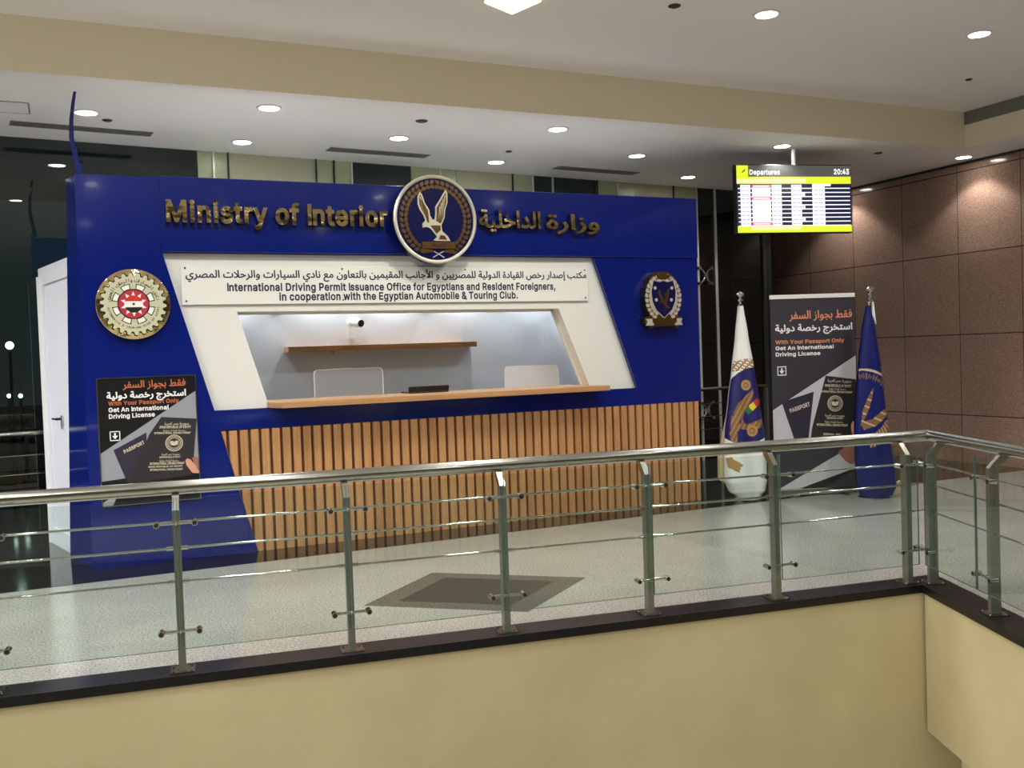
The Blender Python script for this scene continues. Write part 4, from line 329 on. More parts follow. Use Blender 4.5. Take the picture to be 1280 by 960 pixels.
def outline_mesh(txt, bold, res, font=None):
    from mathutils.geometry import delaunay_2d_cdt
    c = bpy.data.curves.new('tmp', 'FONT'); c.body = txt; c.resolution_u = res
    if font: c.font = font
    o = bpy.data.objects.new('tmp', c); bpy.context.scene.collection.objects.link(o); bpy.context.view_layer.update()
    oc = o.to_curve(bpy.context.evaluated_depsgraph_get()); polys = []
    for s in oc.splines:
        if s.type == 'BEZIER': P = [(p.handle_left.copy(), p.co.copy(), p.handle_right.copy()) for p in s.bezier_points]
        else: P = [(Vector(p.co[:3]),)*3 for p in s.points]
        poly = []
        for i in range(len(P)):
            a, b = P[i], P[(i+1) % len(P)]; d = (b[1]-a[1])
            if d.length < 1e-6: continue
            dev = max(abs((h-a[1]).cross(d).z)/d.length for h in (a[2], b[0]))
            n = 1 if dev < 0.002 else res
            for k in range(n):
                t = k/n; u = 1-t; poly.append((a[1]*u**3+a[2]*(3*u*u*t)+b[0]*(3*u*t*t)+b[1]*t**3).to_2d())
        ar = sum(poly[i].cross(poly[(i+1) % len(poly)]) for i in range(len(poly)))/2
        if len(poly) > 2 and abs(ar) > 1e-7: polys.append((poly, ar))
    o.to_curve_clear(); bpy.data.objects.remove(o); bpy.data.curves.remove(c)
    sg = 1 if max(polys, key=lambda q: abs(q[1]))[1] > 0 else -1
    out = []
    for poly, ar in polys:             # embolden: push every outline outwards from the ink
        n = len(poly); Q_ = []
        for i in range(n):
            e0 = (poly[i]-poly[i-1]); e1 = (poly[(i+1) % n]-poly[i])
            if e0.length < 1e-9 or e1.length < 1e-9: Q_.append(poly[i].copy()); continue
            n0 = Vector((e0.y, -e0.x)).normalized(); n1 = Vector((e1.y, -e1.x)).normalized(); m_ = n0+n1
            if m_.length < 0.3: m_ = n0
            m_ = m_.normalized(); k = min(1/max(m_.dot(n0), 0.5), 1.6); Q_.append(poly[i]+m_*(bold*sg*k))
        out.append(Q_)
    vin, ein = [], []
    for Q_ in out:
        k = len(vin); vin += Q_; ein += [(k+i, k+(i+1) % len(Q_)) for i in range(len(Q_))]
    V2, E2, F2, _, _, _ = delaunay_2d_cdt(vin, ein, [], 0, 1e-5)
    def wind(x, y):
        w_ = 0
        for Q_ in out:
            j = len(Q_)-1
            for i in range(len(Q_)):
                a, b = Q_[j], Q_[i]; j = i
                if (a.y <= y) != (b.y <= y):
                    s_ = (b.x-a.x)*(y-a.y)-(x-a.x)*(b.y-a.y)
                    if b.y > a.y and s_ < 0: w_ += 1
                    elif b.y < a.y and s_ > 0: w_ -= 1
        return w_*sg
    # cull by bounding boxes first so long lines stay quick
    bbs = [(min(p.x for p in q), max(p.x for p in q), q) for q in out]; allq = out
    fs = []
    for f in F2:
        cx_ = sum(V2[i].x for i in f)/len(f); cy_ = sum(V2[i].y for i in f)/len(f)
        out = [q for a, b, q in bbs if a <= cx_ <= b]
        if out and wind(cx_, cy_) != 0:
            ar = sum(V2[f[i]].cross(V2[f[(i+1) % len(f)]]) for i in range(len(f)))
            fs.append(list(f) if ar > 0 else list(f)[::-1])
    used = sorted({i for f in fs for i in f}); ix = {v: i for i, v in enumerate(used)}
    return [(V2[i].x, V2[i].y, 0) for i in used], [[ix[i] for i in f] for f in fs]
_tc = {}
def text_mesh(txt, bold=0.0, res=3):
    key = (txt, bold, res)
    if key in _tc: return _tc[key]
    if all(c == ' ' or c in GLYPHS for c in txt): _tc[key] = latin(txt)[:3]; return _tc[key]
    vs, fs = outline_mesh(txt, bold, res)
    bb = (min(v[0] for v in vs), max(v[0] for v in vs), min(v[1] for v in vs), max(v[1] for v in vs))
    _tc[key] = (vs, fs, bb); return _tc[key]
# Arabic joining: pick the presentation form of each letter, then lay them out right to left
_AR = {}
_c = 0xFE80
for ch, k in [('\u0621', 1), ('\u0622', 2), ('\u0623', 2), ('\u0624', 2), ('\u0625', 2), ('\u0626', 4), ('\u0627', 2), ('\u0628', 4), ('\u0629', 2)] + [(chr(q), 4) for q in range(0x62A, 0x62F)] + [(chr(q), 2) for q in range(0x62F, 0x633)] + [(chr(q), 4) for q in range(0x633, 0x63B)] + [(chr(q), 4) for q in range(0x641, 0x648)] + [('\u0648', 2), ('\u0649', 2), ('\u064A', 4)]:
    _AR[ch] = (_c, k); _c += k
_LA = {'\u0622': 0xFEF5, '\u0623': 0xFEF7, '\u0625': 0xFEF9, '\u0627': 0xFEFB}
def arabic(txt):
    out = []; joined = False; i = 0
    while i < len(txt):
        ch = txt[i]
        if ch not in _AR: out.append(ch); joined = False; i += 1; continue
        if ch == '\u0644' and i+1 < len(txt) and txt[i+1] in _LA:
            out.append(chr(_LA[txt[i+1]]+(1 if joined else 0))); joined = False; i += 2; continue
        base, k = _AR[ch]; nxt = i+1 < len(txt) and txt[i+1] in _AR and txt[i+1] != '\u0621'
        if k == 1: out.append(chr(base)); joined = False
        elif k == 2: out.append(chr(base+(1 if joined else 0))); joined = False
        else:
            out.append(chr(base+(3 if joined and nxt else 2 if nxt else 1 if joined else 0))); joined = nxt
        i += 1
    return ''.join(reversed(out))
def thing(name, label, cat, loc, group=None):
    o = bpy.data.objects.new(name, None); COL.objects.link(o); o.location = loc; o.empty_display_size = 0.1
    return tag(o, label, cat, group)
def tag(o, label, cat, group=None):
    o['label'] = label; o['category'] = cat
    if group: o['group'] = group
    return o
def dup(root, loc, label, group=None):
    r = root.copy(); COL.objects.link(r); r.location = loc; r['label'] = label
    if group: r['group'] = group
    for ch in list(root.children):
        c = ch.copy(); COL.objects.link(c); c.parent = r
        for g in list(ch.children): d = g.copy(); COL.objects.link(d); d.parent = c
    return r
V = Vector
UP = V((0, 0, 1))
def frame(o, ang=0.0):
    ux = V((math.cos(ang), math.sin(ang), 0)); return (V(o), ux, UP, V((math.sin(ang), -math.cos(ang), 0)))

# ------------------------------------------------------------------ levels and the edge of the void
ZC, ZU = 3.90, 4.322              # lower ceiling, raised ceiling
YB, XB = 8.26, 9.90               # beam faces around the raised ceiling
XW = 10.67                        # granite wall
O = V((5.105, 4.66, 0)); TA = R(-8.1)
T = V((math.cos(TA), math.sin(TA), 0)); N = V((-math.sin(TA), math.cos(TA), 0))          # along the long railing, towards the kiosk
BW = V((-0.397, -0.918, 0)).normalized(); BN = V((0.918, -0.397, 0)).normalized()          # along the short railing towards the camera, away from the void
L = lambda s, off, z=0: O-T*s+N*off+UP*z
Q = lambda q, off, z=0: O+BW*q+BN*off+UP*z

# ------------------------------------------------------------------ setting
b = MB()
def corner(d):                     # point at distance d from both edges of the void, on the floor side
    # O + a*T + b*N with N-offset d and BN-offset d
    a = (d-d*N.dot(BN))/T.dot(BN); return O+T*a+N*d
K = 0.215
farL = L(16, K); kc = corner(K)
b.prism([farL, kc, Q(12, K), (14, -9, 0), (14, 14.5, 0), (-11, 14.5, 0)], (0, 0, -0.3), M_floor)
b.build('floor', kind='structure')
b = MB()
b.prism([(-11, 8.02, 0.0), (XW, 8.02, 0.0), (XW, 14.4, 0.0), (-11, 14.4, 0.0)], (0, 0, 0.002), M_black); b.build('trim_1', kind='structure')
b = MB()
dp = [(1.736, 6.2), (2.457, 6.86), (3.348, 6.084), (2.59, 5.473)]; cx, cy = sum(p[0] for p in dp)/4, sum(p[1] for p in dp)/4
b.prism([(x, y, 0.0) for x, y in dp], (0, 0, 0.0015), M_inlay)
b.prism([(cx+(x-cx)*0.7, cy+(y-cy)*0.7, 0.0015) for x, y in dp], (0, 0, 0.001), M_inlayd); b.build('trim_2', kind='structure')
b = MB()                            # black granite kerb around the void
b.prism([L(16, 0, -0.05), O-UP*0.05, kc-UP*0.05, farL-UP*0.05], (0, 0, 0.052), M_kerb)
b.prism([O-UP*0.05, Q(12, 0, -0.05), Q(12, K, -0.05), kc-UP*0.05], (0, 0, 0.052), M_kerb)
b.build('trim_3', kind='structure')
b = MB()                            # faces of the void below the kerb
b.prism([L(16, 0.015, -0.05), L(0, 0.015, -0.05)+T*0.3, L(0, 0.2, -0.05)+T*0.3, L(16, 0.2, -0.05)], (0, 0, -4.6), M_beige); b.build('wall_front', kind='structure')
b = MB()
b.prism([O+BN*0.015-BW*0.0+T*0.0-UP*0.05, Q(12, 0.015, -0.05), Q(12, 0.2, -0.05), Q(-0.0, 0.2, -0.05)], (0, 0, -0.93), M_beige); b.build('wall_side', kind='structure')
b = MB()
b.box(-11, 9, -9, 9, -4.8, -4.65, M_room); b.build('floor_lower', kind='structure')
b = MB()
b.box(8.6, 8.8, -9, 9, -4.65, -0.3, M_beige); b.build('wall_lower', kind='structure')
b = MB()                            # floor the photographer stands on
b.prism([(-11, -9, 0), (5.5, -9, 0), (4.0, 0.55, 0), (-11, 0.55, 0)], (0, 0, -0.3), M_floor); b.build('floor_near', kind='structure')
# ceilings and beams
b = MB()
b.box(-11, 14, YB, 14.5, ZC, ZC+0.9, M_ceil); b.box(XB, 14, -9, YB, ZC, ZC+0.9, M_ceil); b.build('ceiling', kind='structure')
b = MB(); b.box(-11, XB, -9, YB, ZU, ZU+0.2, M_ceil); b.build('ceiling_raised', kind='structure')
b = MB(); b.box(-11, XB-0.012, YB-0.012, YB, ZC, ZU, M_beam); b.build('trim_4', kind='structure')
b = MB(); b.box(XB-0.012, XB, -9, YB-0.012, ZC, ZU-0.155, M_beam); b.box(XB-0.006, XB, -9, YB-0.012, ZU-0.155, ZU, M_cgrey); b.build('trim_5', kind='structure')
b = MB(); b.box(XW, XW+0.3, -9, 14.5, 0, ZC, M_gran); b.build('wall_right', kind='structure')
b = MB(); b.box(XW-0.012, XW, -9, 14.4, ZC-0.03, ZC, M_dark); b.build('trim_6', kind='structure')
b = MB(); b.box(-11.2, -11, -9, 14.5, -4.65, 5, M_room); b.build('wall_left', kind='structure')
b = MB(); b.box(-11, 14, -9.2, -9, -4.65, 5, M_beige); b.build('wall_behind', kind='structure')
# glazed facade behind the kiosk
GA = R(5.70); G0 = V((-0.45, 10.56, 0)); GT = V((math.cos(GA), math.sin(GA), 0)); GN = V((-math.sin(GA), math.cos(GA), 0))
gx = lambda X: G0+GT*((X+0.45)/math.cos(GA))
def gseg(bb, x0, x1, z0, z1, m, y0=0.0, y1=0.02):
    a, c = gx(x0), gx(x1); bb.prism([a+GN*y0+UP*z0, c+GN*y0+UP*z0, c+GN*y1+UP*z0, a+GN*y1+UP*z0], (0, 0, z1-z0), m)
edges = [-10.5, -7.4, -5.0, -2.6, 1.39]
lows = [1.39, 3.11, 5.255, 6.89, 8.273, 8.619, 9.56]
k = 0
for i in range(len(edges)-1):
    k += 1; b = MB(); gseg(b, edges[i]+0.006, edges[i+1]-0.006, 0, ZC, M_dglass); b.build('window_%d' % k, kind='structure')
for i in range(len(lows)-1):
    k += 1; b = MB(); gseg(b, lows[i]+0.006, lows[i+1]-0.006, 0, ZC if i >= 4 else 3.05, M_dglass); b.build('window_%d' % k, kind='structure')
b = MB()
for x0, x1, m in ((1.39, 1.711, M_spand), (1.711, 2.69, M_spanw), (2.69, 3.11, M_spand), (3.11, 3.86, M_spand_d), (3.86, 4.47, M_spand), (4.47, 5.255, M_spanw), (5.255, 5.55, M_spand), (5.55, 5.854, M_spand_d), (5.854, 6.55, M_spand_d), (6.55, 7.2, M_spand), (7.2, 7.863, M_spanw), (7.863, 8.273, M_spand)):
    gseg(b, x0+0.004, x1-0.004, 3.05, ZC, m)
b.build('wall_back', kind='structure')
b = MB()
for X, wd, m in ((1.554, 0.02, M_alu), (1.711, 0.012, M_dark), (2.69, 0.008, M_dark), (2.899, 0.014, M_dark), (3.111, 0.016, M_alu), (4.237, 0.014, M_alu), (5.255, 0.01, M_dark), (5.55, 0.02, M_alu), (5.854, 0.014, M_alu), (6.56, 0.008, M_dark), (6.89, 0.018, M_alu), (7.863, 0.01, M_dark), (8.273, 0.024, M_alu), (8.619, 0.024, M_alu), (9.56, 0.05, M_dark)):
    gseg(b, X-wd/2, X+wd/2, 0 if X > 8 else 3.05, ZC, m, -0.03, 0.0)
b.build('trim_7', kind='structure')
b = MB(); c0 = gx(9.59)
b.prism([c0, c0+V((0.12, 0, 0)), V((c0.x+0.12, 14.4, 0)), V((c0.x, 14.4, 0))], (0, 0, ZC), M_spand_d); b.box(9.5, XW, 14.3, 14.4, 0, ZC, M_gran); b.build('wall_recess', kind='structure')
b = MB(); b.box(-30, 30, 14.6, 60, -0.4, -0.3, M_dark); b.build('ground', kind='structure')

# spider fittings that carry the glass
def spider(X, Z, label):
    b = MB(); c = gx(X)+UP*Z-GN*0.06
    b.cyl(c-GN*0.02, c+GN*0.05, 0.035, M_chrome)
    for sx in (-1, 1):
        for sz in (-1, 1):
            e = c+GT*0.11*sx+UP*0.11*sz; mid = c+GT*0.05*sx+UP*0.075*sz
            b.cyl(c, mid, 0.018, M_chrome, 10, 0.014); b.cyl(mid, e, 0.014, M_chrome, 10, 0.012); b.cyl(e-GN*0.015, e+GN*0.06, 0.024, M_chrome, 12)
    tag(b.build('spider_fitting', loc=c), label, 'fitting', 'spider fittings of the glass wall')
spider(8.37, 2.647, 'steel spider fitting on the dark glass high beside the right kiosk edge')
spider(8.33, 0.725, 'steel spider fitting on the dark glass low beside the wooden slats')

# steel guard rail standing before the glass facade
RA = R(6.3); R0 = V((-0.4, 10.36, 0)); RT = V((math.cos(RA), math.sin(RA), 0))
gr = thing('guard_rail', 'steel guard rail with cables before the dark glass behind kiosk', 'railing', R0)
rp = lambda X, z: R0+RT*((X+0.4)/math.cos(RA))+UP*z
b = MB(); b.cyl(rp(-10, 1.03), rp(9.45, 1.03), 0.027, M_steel, 16); b.build('handrail', gr)
for z in (0.82, 0.64, 0.46):
    b = MB(); b.cyl(rp(-10, z), rp(9.45, z), 0.006, M_steel, 8); b.build('cable', gr)
for X in (-9.4, -7.3, -5.2, -3.1, -1.0, 1.1, 3.2, 5.3, 7.6, 9.45):
    b = MB(); p = rp(X, 0); b.obox(p+UP*0.5, RT*0.02, V((-RT.y, RT.x, 0))*0.03, UP*0.498, M_steeld); b.obox(p+UP*0.008, RT*0.06, V((-RT.y, RT.x, 0))*0.06, UP*0.006, M_steel); b.build('post', gr)

# lamps standing outside in the night
for x, y, z, r, lab in ((-0.78, 18, 2.06, 0.065, 'bright street lamp outside the left glass, higher of the lights'), (-0.83, 18.1, 1.226, 0.035, 'small lamp outside left glass, left one of the low pair'), (-0.66, 18.1, 1.218, 0.035, 'small lamp outside left glass, right one of the low pair')):
    t = thing('street_lamp', lab, 'lamp', (x, y, -0.3))
    b = MB(); b.cyl((x, y+0.02, -0.3), (x, y+0.02, z), 0.025, M_dark, 10); b.build('pole', t)
    b = MB(); b.sphere((x, y, z), r, mat('night lamp', (1, 1, 1), 0.5, emit=(1, 0.97, 0.85), estr=14)); b.build('globe', t)

# ------------------------------------------------------------------ ceiling lights
def make_light(x, y, z, label, group, power, spot=None, col=LIGHT_COL):
    t = thing('ceiling_light', label, 'light', (x, y, z), group)
    b = MB(); b.lathe([(0.088, -0.001), (0.088, -0.012), (0.104, -0.014), (0.112, -0.006), (0.112, 0.0)], (x, y, z), (0, 0, 1), M_wplast, 32); b.build('trim_ring', t)
    b = MB(); b.lathe([(0.0, -0.010), (0.088, -0.010), (0.088, -0.004)], (x, y, z), (0, 0, 1), M_led, 32); b.build('diffuser', t)
    d = bpy.data.lights.new('lamp', 'SPOT'); d.energy = power; d.spot_size = R(spot or 150); d.spot_blend = 0.35; d.shadow_soft_size = 0.08; d.color = col
    o = bpy.data.objects.new('lamp', d); COL.objects.link(o); o.parent = t; o.location = (0, 0, -0.03)
    return t
GL = 'round downlights in the low ceiling'
for x, y, lab, pw in (
    (0.29, 9.38, 'round ceiling downlight beside the blue upright strip, leftmost in the low ceiling', 1),
    (1.77, 8.76, 'round ceiling downlight near the beam, second from left in the low ceiling', 1),
    (1.77, 10.19, 'round ceiling downlight near the glass, above the gold English letters', 1),
    (3.25, 9.58, 'round ceiling downlight above and left of the round eagle emblem', 1),
    (4.74, 10.46, 'round ceiling downlight just right of and above the round eagle emblem', 1),
    (4.67, 8.76, 'round ceiling downlight close under the beam, above the gold Arabic letters', 1),
    (6.20, 9.69, 'round ceiling downlight above and right of the gold Arabic letters', 1),
    (7.65, 10.72, 'round ceiling downlight above the right top corner of the blue kiosk', 1),
    (7.57, 8.77, 'round ceiling downlight beside the hanging rod of the departures screen', 1),
    (10.36, 8.66, 'round ceiling downlight nearest the brown granite wall', 1)):
    make_light(x, y, ZC, lab, GL, SPOT_LOW*pw*(0.45 if x > 10 else 1.0 if x > 6 else 1), 112)
make_light(10.36, 10.9, ZC, 'round ceiling downlight hidden behind the departures screen by granite wall', GL, SPOT_LOW*0.45, 112)
for x, y in ((-1.2, 8.6), (-1.2, 10.0), (10.36, 6.4), (10.36, 4.1)):
    make_light(x, y, ZC, 'round ceiling downlight of the low ceiling outside the picture', GL, SPOT_LOW*0.45, 112)
GH = 'round downlights in the raised ceiling'
make_light(5.32, 6.31, ZU, 'round downlight in the raised ceiling, left of the two at top right', GH, SPOT_HIGH*1.0)
make_light(7.50, 6.08, ZU, 'round downlight in the raised ceiling, rightmost near the top right corner', GH, SPOT_HIGH*0.75)
for x, y in ((0.96, 6.6), (-1.3, 6.9), (-3.5, 6.9), (0.75, 4.1), (2.9, 4.0), (5.1, 3.9), (7.3, 3.8), (-1.5, 4.2), (0.5, 1.6), (4.9, 1.4), (-1.7, 1.7), (2.7, -0.8), (7.1, 1.3), (-3.9, 1.8), (0.5, -2.6), (4.9, -2.6)):
    make_light(x, y, ZU, 'round downlight of the raised ceiling outside the picture', GH, SPOT_HIGH*(0.45 if x > 4 else 0.75 if x > 2 else 1.0))
for x, y in ((-3.6, 4.2), (-5.8, 4.4), (-5.8, 7.0), (-3.6, 9.4), (-5.8, 9.6), (-8, 9.6), (-8, 7)):  # unseen lamps added so floor bounce brightens the ceiling from the left
    make_light(x, y, ZC if y > YB else ZU, 'round downlight added left outside the picture to bounce light up', 'downlights added on the left for bounce', SPOT_HIGH*2.3)
for x, y in ((-6, 8.2), (-2, 7.6), (2, 7.0), (5.5, 6.4), (-6, -3), (-1, -3), (4, -3)):  # unseen lamps added so light bounces up through the void
    make_light(x, y, -0.31, 'round downlight added under the floor to bounce light up', 'downlights added below for bounce', SPOT_HIGH*2.4)
# square lamp at the top edge
sq = thing('square_ceiling_lamp', 'square yellowish ceiling lamp cut off by the top edge', 'light', (3.12, 6.62, ZU))
e1 = V((-0.89, -0.46, 0)).normalized()*0.17; e2 = V((0.27, -0.96, 0)).normalized()*0.17; c = V((3.329, 6.943, ZU))+e1+e2
b = MB(); b.obox(c-UP*0.006, e1*1.07, e2*1.07, UP*0.006, M_wplast); b.build('frame', sq)
b = MB(); b.obox(c-UP*0.018, e1, e2, UP*0.008, M_ledsq); b.build('diffuser', sq)
d = bpy.data.lights.new('lamp', 'SPOT'); d.energy = SPOT_SQ; d.spot_size = R(150); d.spot_blend = 0.6; d.shadow_soft_size = 0.15; d.color = (1, 0.97, 0.82)
o = bpy.data.objects.new('lamp', d); COL.objects.link(o); o.parent = sq; o.location = (c.x-3.12, c.y-6.62, -0.05)
# air slots, hatch, sprinklers
for (x0, y0), (x1, y1), lab in (((-0.338, 9.98), (0.892, 10.1), 'long air slot in the low ceiling at far left'), ((2.689, 10.3), (3.848, 10.38), 'long air slot in the low ceiling left of the eagle emblem'), ((5.6, 10.59), (6.827, 10.7), 'long air slot in the low ceiling above the gold Arabic letters')):
    a, c = V((x0, y0, ZC)), V((x1, y1, ZC)); dd = (c-a).normalized(); nn = V((-dd.y, dd.x, 0)); t = thing('air_slot', lab, 'vent', (a+c)/2, 'air slots in the low ceiling')
    b = MB(); b.obox((a+c)/2-UP*0.003, dd*(c-a).length/2, nn*0.09, UP*0.003, M_cgrey); b.build('frame', t)
    for s in (-0.045, 0, 0.045):
        b = MB(); b.obox((a+c)/2+nn*s-UP*0.008, dd*((c-a).length/2-0.02), nn*0.012, UP*0.003, M_cgrey); b.build('blade', t)
t = thing('access_hatch', 'square access hatch in the low ceiling at left picture edge', 'hatch', (-0.45, 9.4, ZC))
b = MB(); hx0, hx1, hy0, hy1 = -0.75, -0.17, 9.2, 9.58
for q in ((hx0, hx1, hy0-0.012, hy0), (hx0, hx1, hy1, hy1+0.012), (hx0-0.012, hx0, hy0, hy1), (hx1, hx1+0.012, hy0, hy1)): b.box(*q, ZC-0.004, ZC, M_cgrey)
b.build('frame', t); b = MB(); b.box(hx0, hx1, hy0, hy1, ZC-0.003, ZC, M_ceil); b.build('panel', t)
for x, y, z, r, lab in ((0.471, 9.633, ZC, 0.045, 'small dark sprinkler cap beside the leftmost downlight'), (3.236, 8.843, ZC, 0.06, 'small dark round cap near the beam left of the eagle emblem'), (4.64, 9.886, ZC, 0.04, 'small dark cap in low ceiling above the gold Arabic letters'), (9.046, 8.774, ZC, 0.05, 'small dark cap in the low ceiling right of departures screen'), (4.491, 6.408, ZU, 0.05, 'small dark cap in the raised ceiling at the top edge'), (8.696, 7.186, ZU, 0.035, 'small dark cap in the raised ceiling near the beam corner')):
    b = MB(); b.lathe([(0, -0.012), (r*0.7, -0.012), (r*0.75, -0.006), (r, -0.005), (r, 0)], (x, y, z), (0, 0, 1), M_dark, 24); tag(b.build('sprinkler_cap', loc=(x, y, z)), lab, 'sprinkler', 'sprinkler caps in the ceilings')

# ------------------------------------------------------------------ kiosk
KY = 8.50
ks = thing('kiosk', 'royal blue office kiosk with white window surround and wooden slat front', 'kiosk', (3.1, 9.2, 0.002))
Z0 = 0.003
def xz(bb, pts, y0, y1, m): bb.prism([(x, y0, z) for x, z in pts], (0, y1-y0, 0), m)
b = MB()
xz(b, [(0.15, Z0), (1.46, Z0), (1.19, 1.065), (1.15, 1.237), (0.79, 2.565), (0.15, 2.565)], KY, KY+0.05, M_blue)
xz(b, [(1.19, 1.065), (6.12, 1.055), (6.15, 1.055), (6.15, 1.237), (5.36, 1.235), (1.15, 1.237)], KY, KY+0.05, M_blue)
xz(b, [(5.36, 1.235), (6.15, 1.237), (6.15, 2.565), (4.89, 2.565)], KY, KY+0.05, M_blue)
b.box(0.15, 6.15, KY, KY+0.05, 2.565, 3.19, M_blue)
b.build('front_panel', ks)
b = MB(); b.box(0.79, 6.15, KY-0.018, KY-0.0005, 2.575, 3.2, M_blue); b.build('header_panel', ks, bevel=0.006)
b = MB(); A0, A1, A2 = V((0.15, KY+0.051, Z0)), V((-0.014, 9.28, Z0)), V((-0.2, 10.1, Z0)); ins = V((0.97, 0.22, 0))*0.04
AT = A0+(A1-A0)*0.34+UP*3.19; b.prism([A0, A1, AT, A0+UP*3.19], ins, M_blue); b.build('side_panel', ks)
b = MB(); b.box(6.11, 6.15, KY+0.051, 10.1, Z0, 3.149, M_blue); b.prism([A2+V((0.01, 0, 0)), V((6.11, 10.1, Z0)), V((6.11, 10.14, Z0)), A2+V((0.01, 0.04, 0))], (0, 0, 2.5), M_white); b.build('rear_panel', ks)
# white window surround with the slanted opening
b = MB(); yS = KY+0.051; yE = yS+0.03
so = [(0.77, 2.58), (4.905, 2.58), (5.38, 1.22), (1.13, 1.22)]; si = [(1.38, 2.075), (4.50, 2.065), (4.84, 1.24), (1.62, 1.24)]
for i in range(4):
    j = (i+1) % 4; xz(b, [so[i], so[j], si[j], si[i]], yS, yE, M_white)
b.build('window_surround', ks)
b = MB()
def reveal(p, q, dx, dz): b.prism([(p[0], yE, p[1]), (q[0], yE, q[1]), (q[0]+dx, yE, q[1]+dz), (p[0]+dx, yE, p[1]+dz)], (0, 0.12, 0), M_white)
reveal(si[0], si[1], 0, 0.03); reveal(si[1], si[2], 0.03, 0); reveal(si[3], si[0], -0.03, 0); b.build('window_reveal', ks)
b = MB(); gy = yE+0.10
for p, q in ((si[0], si[1]), (si[1], si[2]), (si[3], si[0])):
    d = V((q[0]-p[0], 0, q[1]-p[1])).normalized(); nn = V((-d.z, 0, d.x))
    if nn.dot(V((3.1-p[0], 0, 1.6-p[1]))) < 0: nn = -nn
    P, Qq = V((p[0], gy, p[1])), V((q[0], gy, q[1])); b.prism([P, Qq, Qq+nn*0.022, P+nn*0.022], (0, 0.02, 0), M_white)
b.build('window_frame', ks)
b = MB(); xz(b, [(si[0][0]+0.01, si[0][1]-0.01), (si[1][0]-0.01, si[1][1]-0.01), (si[2][0]-0.01, 1.29), (si[3][0]+0.01, 1.29)], gy+0.006, gy+0.012, M_pane); b.build('window_pane', ks)
# counter plank running through the opening
b = MB(); b.prism([(1.60, KY+0.04, 1.235), (1.675, 8.27, 1.235), (4.90, 8.27, 1.235), (4.90, KY+0.05, 1.235), (4.83, KY+0.05, 1.235), (4.83, 9.05, 1.235), (1.62, 9.05, 1.235)], (0, 0, 0.048), M_oak); b.build('counter', ks, bevel=0.003)
# slats
b = MB(); xz(b, [(1.47, Z0), (6.10, Z0), (6.10, 1.055), (1.20, 1.063)], KY+0.03, KY+0.05, M_backer); b.build('slat_backing', ks)
x = 1.17; pitch = 0.0905
xs = lambda z: 1.46-0.27*(z-Z0)/1.062+0.004      # slanted left edge
while x < 6.09:
    x0, x1 = x, min(x+0.064, 6.105)
    pts = []
    zb = Z0
    if x0 < xs(Z0):
        ze = lambda X: Z0+(1.464-X)/0.27*1.062
        if x1 > xs(Z0): pts = [(xs(Z0), Z0), (x1, Z0), (x1, 1.058), (max(x0, xs(1.058)), 1.058)] + ([(x0, ze(x0))] if ze(x0) < 1.05 else [])
        else:
            zr = ze(x1)
            if zr < 1.03: pts = [(x1, zr), (x1, 1.058), (max(x0, xs(1.058)), 1.058)] + ([(x0, ze(x0))] if ze(x0) < 1.05 else [])
    else: pts = [(x0, Z0), (x1, Z0), (x1, 1.058), (x0, 1.058)]
    if len(pts) >= 3:
        b = MB(); xz(b, pts, KY-0.012, KY+0.03, random.choice(M_slats)); b.build('slat', ks)
    x += pitch
# interior
b = MB()
b.box(0.25, 6.10, 9.70, 9.74, 0.05, 2.6, M_inner); b.box(0.20, 0.25, 8.9, 9.74, 0.05, 2.6, M_inner); b.box(6.0, 6.10, 8.56, 9.70, 0.05, 2.6, M_inner); b.box(0.25, 6.0, 8.58, 9.70, 2.56, 2.6, M_inner); b.build('inner_wall', ks)
b = MB(); b.box(0.25, 6.0, 8.58, 9.74, 2.601, 2.62, M_damper); b.build('bounce_damper', ks)  # unseen grey layer added to weaken light bounced from the kiosk top
for X in (1.5, 2.35, 3.1, 3.95, 4.75, 5.5):
    b = MB(); b.lathe([(0, -0.01), (0.05, -0.01), (0.05, 0)], (X, 9.56, 2.558), (0, 0, 1), M_led, 20); b.build('inner_spotlight', ks)
    d = bpy.data.lights.new('inner_lamp', 'SPOT'); d.energy = SPOT_IN; d.spot_size = R(92); d.spot_blend = 0.2; d.shadow_soft_size = 0.03; d.color = (0.93, 0.96, 1.0)
    o = bpy.data.objects.new('inner_lamp', d); COL.objects.link(o); o.parent = ks; o.location = (X-3.1, 9.56-9.2, 2.53)
# white side door
D1, D2 = A0+(A1-A0)*0.40+ins*1.08, A2+ins*1.08     # the door leaf runs on behind the slanted blue side
du = (A2-A1).normalized(); dn = V((-du.y, du.x, 0)); DL = (D2-D1).length
if dn.x > 0: dn = -dn
b = MB(); DZ = 2.575
b.prism([D1, D2, D2-dn*0.05, D1-dn*0.05], (0, 0, DZ), M_door)
dr = b.build('door', ks)
b = MB()
for a0, a1, z0, z1 in ((0.0, 0.08, 0, DZ), (DL-0.16, DL, 0, DZ), (0.08, DL-0.16, DZ-0.16, DZ), (0.08, DL-0.16, 0, 0.16)):
    p, q = D1+du*a0, D1+du*a1; b.prism([p+UP*z0, q+UP*z0, q+UP*z0+dn*0.012, p+UP*z0+dn*0.012], (0, 0, z1-z0), M_door)
b.build('door_frame', dr)
b = MB(); h = A1+ins*1.08+du*0.20+UP*1.19+dn*0.012
b.cyl(h, h+dn*0.05, 0.012, M_black_p, 10); b.cyl(h+dn*0.05, h+dn*0.05+du*0.12, 0.009, M_black_p, 10); b.obox(h-UP*0.03+dn*0.003, du*0.015, dn*0.003, UP*0.06, M_steel); b.build('handle', dr)

